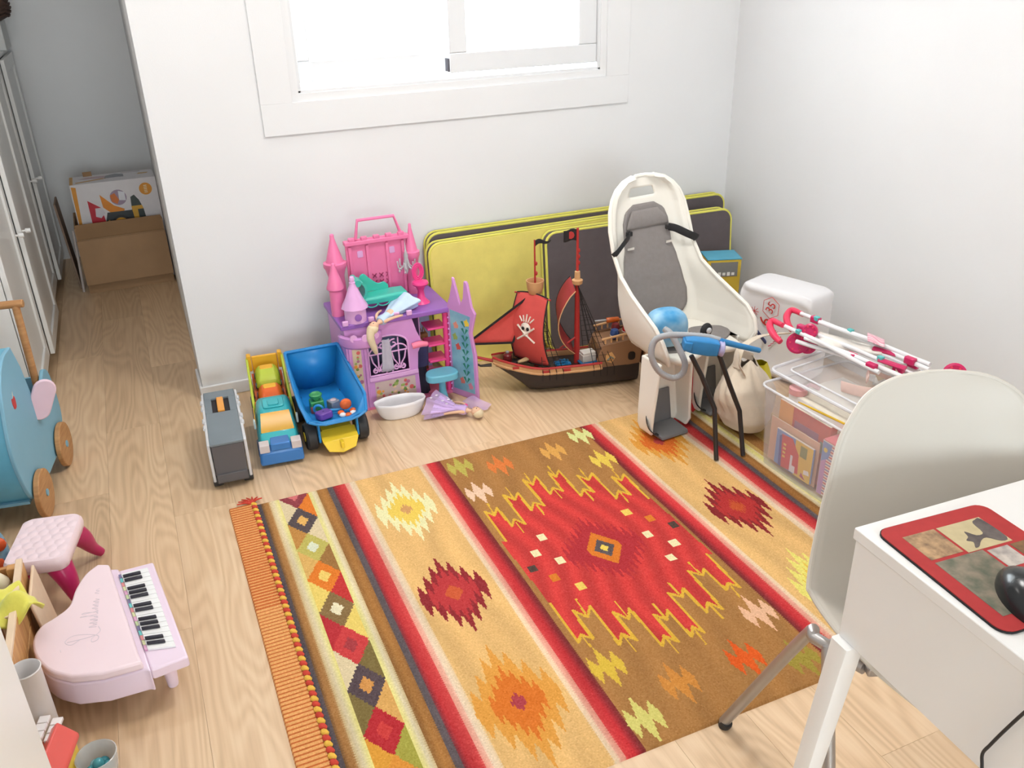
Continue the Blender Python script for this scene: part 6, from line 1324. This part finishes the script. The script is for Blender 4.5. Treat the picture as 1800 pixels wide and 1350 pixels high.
for pts in (((1412, 553), (1392, 545), (1383, 556), (1385, 570), (1392, 580)), ((1376, 572), (1358, 564), (1353, 574), (1361, 590), (1372, 601))):
    MB().tube([sz(u, v, .425-.01*i) for i, (u, v) in enumerate(pts)], [.009, .011, .013, .012, .010], n=10, smooth=4).build('handle_grip', M_hotc, sr)
def strwheel(u, v, z, r, fc):
    c = sz(u, v, z); n3 = Vector(fc).normalized(); F_ = frame(c-n3*.008, c+n3)
    w_ = MB().lathe([(.006, 0), (r*.55, 0), (r*.8, -.003), (r, 0), (r, .016), (r*.8, .019), (r*.55, .015), (.006, .016)], n=26, T=F_).build('wheel', M_mg, sr)
    for k in range(6): MB().cyl((r*.66*math.cos(k*PI/3), r*.66*math.sin(k*PI/3), .0165), (r*.66*math.cos(k*PI/3), r*.66*math.sin(k*PI/3), .0195), .0035, n=8, T=F_).build('rivet', M_hotc, w_)
strwheel(1402, 603, .37, .037, (-.75, -.6, .25)); strwheel(1420, 605, .37, .033, (-.75, -.6, .25)); strwheel(1424, 582, .43, .026, (-.75, -.6, .25)); strwheel(1678, 658, .46, .034, (-.75, -.6, .35))
for u, v, z in ((1434, 562, .44), (1410, 577, .425), (1497, 626, .405), (1532, 644, .405), (1600, 634, .425), (1580, 648, .41), (1606, 640, .41)):
    c = sz(u, v, z); MB().box((0, 0, 0), (.02, .036, .024), Matrix.Translation(c) @ Matrix.Rotation(.15, 4, 'Z')).build('joint', M_mg, sr, bevel=.004)
for a, b in (((1535, 612), (1606, 632)), ((1545, 632), (1592, 648))): MB().tube([sz(*a, .425), sz(*b, .42)], .010, n=8, flat=(1.2, .7)).build('side_bracket', M_mg, sr)
for u, v, z in ((1404, 583, .422), (1436, 560, .447), (1495, 582, .445), (1548, 630, .43)): MB().box((0, 0, 0), (.016, .02, .016), Matrix.Translation(sz(u, v, z))).build('teal_band', M_tl, sr, bevel=.003)
MB().grid(lambda u, v: tuple(sz(1440+110*u, 583+30*u+26*v*(1-.5*u), .40+.012*math.sin(PI*v)+.01*math.sin(8*u))), 18, 8).build('seat_fabric', mat('stroller_fabric', (236, 230, 222), rough=.9, bump=.2), sr, solid=.004)
MB().grid(lambda u, v: tuple(sz(1525+30*u, 585+12*u+14*v, .45+.004*math.sin(6*u))), 8, 4).build('striped_fabric', mat('stroller_stripe', (226, 120, 150), rough=.9, rgb2=(240, 236, 236), scale=40, stretch=(8, .2, 1)), sr, solid=.003)

# ================================================================== CHAIR
CHX, CHY, CHT = 1.213, .806, -.4
chs = thing('shell_chair', 'white plastic shell chair with grey metal legs tucked at the desk', 'chair', (CHX, CHY, 0), rz=CHT)
M_ch = mat('chair_offwhite', (214, 208, 198), rough=.42, var=.015, scale=4); M_met = mat('brushed_steel_grey', (176, 172, 170), rough=.35, metal=.7, var=.03)
# profile from the seat front edge to the top of the back: (y, z, half width, side rise)
PRF = [(-.13, .425, .11, .0), (-.115, .44, .14, .004), (-.06, .445, .185, .018), (0, .44, .215, .035), (.08, .445, .24, .05), (.135, .465, .25, .06), (.165, .51, .246, .06), (.185, .57, .236, .055), (.20, .64, .222, .046), (.214, .71, .206, .038), (.226, .77, .19, .028), (.235, .815, .165, .02), (.244, .85, .135, .012), (.249, .875, .085, .006), (.251, .884, .02, .0)]
PP = [Vector((a, b, c)) for a, b, c, d in PRF]; PC = catmull(PP, 4); PD = catmull([Vector((d, 0, 0)) for a, b, c, d in PRF], 4)
def chair_pt(i, u):
    y, z, hw = PC[i]; rise = PD[i].x; j = min(i, len(PC)-2); tn = (PC[j+1]-PC[j]); nv = Vector((-tn.y, tn.x, 0)).normalized()   # (y,z) normal towards the sitter
    s = 2*u-1; k = rise*(abs(s)**2.6)
    return (s*hw, y+nv.x*k, z+nv.y*k)
nC = len(PC)
MB().grid(lambda u, v: chair_pt(int(round(v*(nC-1))), u), 26, nC-1).build('seat_shell', M_ch, chs, solid=.009, off=0, ang=70)
edge = [chair_pt(i, 0) for i in range(nC)]+[chair_pt(i, 1) for i in range(nC-1, -1, -1)]
MB().tube(edge, .0048, n=8).build('shell_edge', M_ch, chs)
CHM = Matrix.Translation((CHX, CHY, 0)) @ Matrix.Rotation(CHT, 4, 'Z'); CHI = CHM.inverted()
fl_ = CHI @ Vector((.996, 1.157, .012)); bend = CHI @ Vector(PZ(1416, 1104, .40)); b2 = CHI @ Vector(PZ(1458, 1140, .405))
for sx in (-1, 1):
    for sy in (-1, 1):
        k = 0 if sy > 0 else 1
        pts = [Vector((fl_.x, fl_.y, .012)), Vector((bend.x, bend.y, .375)), Vector((bend.x*.97, bend.y-.03, .402)), Vector((b2.x*.93, b2.y-.02, .408)), Vector((b2.x*.8, b2.y-.06, .412))]
        if sy < 0:
            ff = CHI @ Vector((.985, .80, .012)); ft = CHI @ Vector((1.022, .915, .40))
            pts = [ff, Vector((ft.x, ft.y, .375)), Vector((ft.x*.97, ft.y+.02, .402)), Vector((ft.x*.9, ft.y+.03, .408)), Vector((ft.x*.75, ft.y+.02, .412))]
        pts = [Vector((-sx*p.x, p.y, p.z)) for p in pts]
        MB().tube(catmull(pts, 5), .0125, n=14).build('leg', M_met, chs)
        MB().lathe([(.0135, 0), (.0145, .003), (.0145, .016), (.013, .02)], n=14, T=frame((pts[0].x, pts[0].y, .0), pts[1])).build('foot_cap', mat('foot_black', (50, 48, 48), rough=.6), chs)
MB().bx(-.17, .17, -.03, .03, .405, .425).build('under_frame', M_met, chs, bevel=.004)
MB().ball((.02, .12, .40), (.016, .016, .022)).build('bumper', mat('foot_black', (50, 48, 48)), chs)

# ================================================================== DESK
dkk = thing('white_desk', 'white desk with drawer apron in the right foreground', 'desk', (.966, .862, 0), rz=-.045)
M_dk = mat('desk_white', (238, 236, 234), rough=.35, var=.008, scale=4)
DW, DD, DH = .80, .60, .75
MB().bx(0, DW, -DD, 0, DH-.022, DH).build('desk_top', M_dk, dkk, bevel=.002)
MB().bx(.004, .020, -DD+.004, -.004, .525, DH-.022).build('side_panel', M_dk, dkk, bevel=.001)
MB().bx(DW-.02, DW-.004, -DD+.004, -.004, .525, DH-.022).build('side_panel', M_dk, dkk, bevel=.001)
MB().bx(.02, DW-.02, -.02, -.004, .525, DH-.022).build('back_panel', M_dk, dkk, bevel=.001)
MB().bx(.02, DW-.02, -DD+.004, -.02, .525, .537).build('drawer_floor', M_dk, dkk)
dw_ = MB().bx(.022, DW-.022, -DD-.002, -DD+.014, .54, DH-.026).build('drawer_front', M_dk, dkk, bevel=.002)
MB().cyl((DW/2-.06, -DD-.012, .63), (DW/2+.06, -DD-.012, .63), .006, n=10).build('drawer_pull', M_met, dw_)
for x_, y_, ox, oy in ((.008, -.022, -.05, .02), (DW-.032, -.03, .045, .02), (.032, -DD+.035, -.045, -.02), (DW-.032, -DD+.035, .045, -.02)):
    MB().loft([[(x_+ox+a*.9, y_+oy+b*.9, 0) for a, b in rrect(.036, .036, .004, 2)], [(x_+a, y_+b, .525) for a, b in rrect(.04, .04, .004, 2)]]).build('leg', M_dk, dkk)
# mouse mat, mouse, cable
Q = [PZ(*p, .7535) for p in [(1550, 940), (1722, 886), (1815, 945), (1790, 1160)]]
mpd = thing('mouse_mat', 'red mouse mat printed with brown picture panels on the desk', 'mouse mat', (1.083, .70, .7502), rz=-.075)
MB().prism(rrect(.22, .26, .022, 5), 0, .003).build('foam_base', mat('mat_black', (40, 38, 40), rough=.9), mpd)
MB().prism(rrect(.217, .257, .021, 5), .003, .0042).build('printed_cloth', mat('mat_red', (176, 50, 50), rough=.8, var=.05, scale=60), mpd)
def mprint(x0, x1, y0, y1, c, c2, sc=40): MB().bx(x0, x1, y0, y1, .0042, .0046).build('printed_panel', mat('mp_%d_%d' % (c[0], c[1]), c, rough=.8, rgb2=c2, scale=sc), mpd, smooth=False)
mprint(-.015, .072, .03, .098, (206, 190, 150), (190, 174, 136)); mprint(-.082, -.020, .035, .098, (120, 96, 76), (196, 160, 120), 60); mprint(-.082, .01, -.10, .028, (96, 100, 84), (150, 136, 118), 45); mprint(.015, .055, -.02, .024, (150, 140, 136), (206, 196, 186), 60); mprint(.06, .09, -.03, .024, (140, 104, 70), (90, 76, 60), 60); mprint(.015, .09, -.10, -.036, (110, 106, 92), (70, 70, 64), 50)
hz = cm2([(.005, .055), (.015, .062), (.02, .075), (.03, .06), (.045, .062), (.05, .088), (.06, .094), (.071, .092), (.071, .04), (.055, .035), (.04, .05), (.025, .046), (.012, .036), (.004, .036), (.012, .048)], 3, True)
MB().prism(hz, .0046, .0049).build('printed_silhouette', mat('mp_dark', (112, 102, 98), rough=.8, rgb2=(84, 76, 76), scale=50), mpd, smooth=False)
mo = thing('computer_mouse', 'glossy black computer mouse on the red mouse mat', 'mouse', (1.05, .612, .7548), rz=-.45)
M_mse = mat('mouse_black', (34, 36, 38), rough=.22, var=.03)
secm = []
for t_ in np.linspace(0, 1, 13):
    y = -.064+.128*t_; w_ = .037*math.sin(PI*(.02+.95*t_))**.5; h_ = .042*math.sin(PI*(.03+.92*t_))**.6
    secm.append([(w_*math.cos(a), y, h_*max(0, math.sin(a))**.8 if math.sin(a) > 0 else 0) for a in np.linspace(0, PI, 13)])
MB().loft(secm).build('body', M_mse, mo, ang=70)
MB().cyl((-.004, -.04, .030), (.004, -.04, .030), .006, n=12).build('scroll_wheel', mat('wheel_grey', (90, 90, 92)), mo)
cbl = thing('mouse_cable', 'thin black cable hanging down beside the desk side panel', 'cable', (0, 0, 0))
dM = Matrix.Translation((.966, .862, 0)) @ Matrix.Rotation(-.045, 4, 'Z')
def on_side(u, v, off=-.006):
    n3 = (dM.to_3x3() @ Vector((-1, 0, 0))); o = dM @ Vector((off, 0, 0)); d = ray(u, v); return CAM+d*((o-CAM).dot(n3)/d.dot(n3))
MB().tube([on_side(1835, 1225), on_side(1800, 1253), on_side(1765, 1285), on_side(1740, 1310), on_side(1727, 1325), on_side(1726, 1350), on_side(1722, 1400)], .0024, n=8, smooth=5).build('cord', mat('cord_black', (36, 36, 38), rough=.5), cbl)
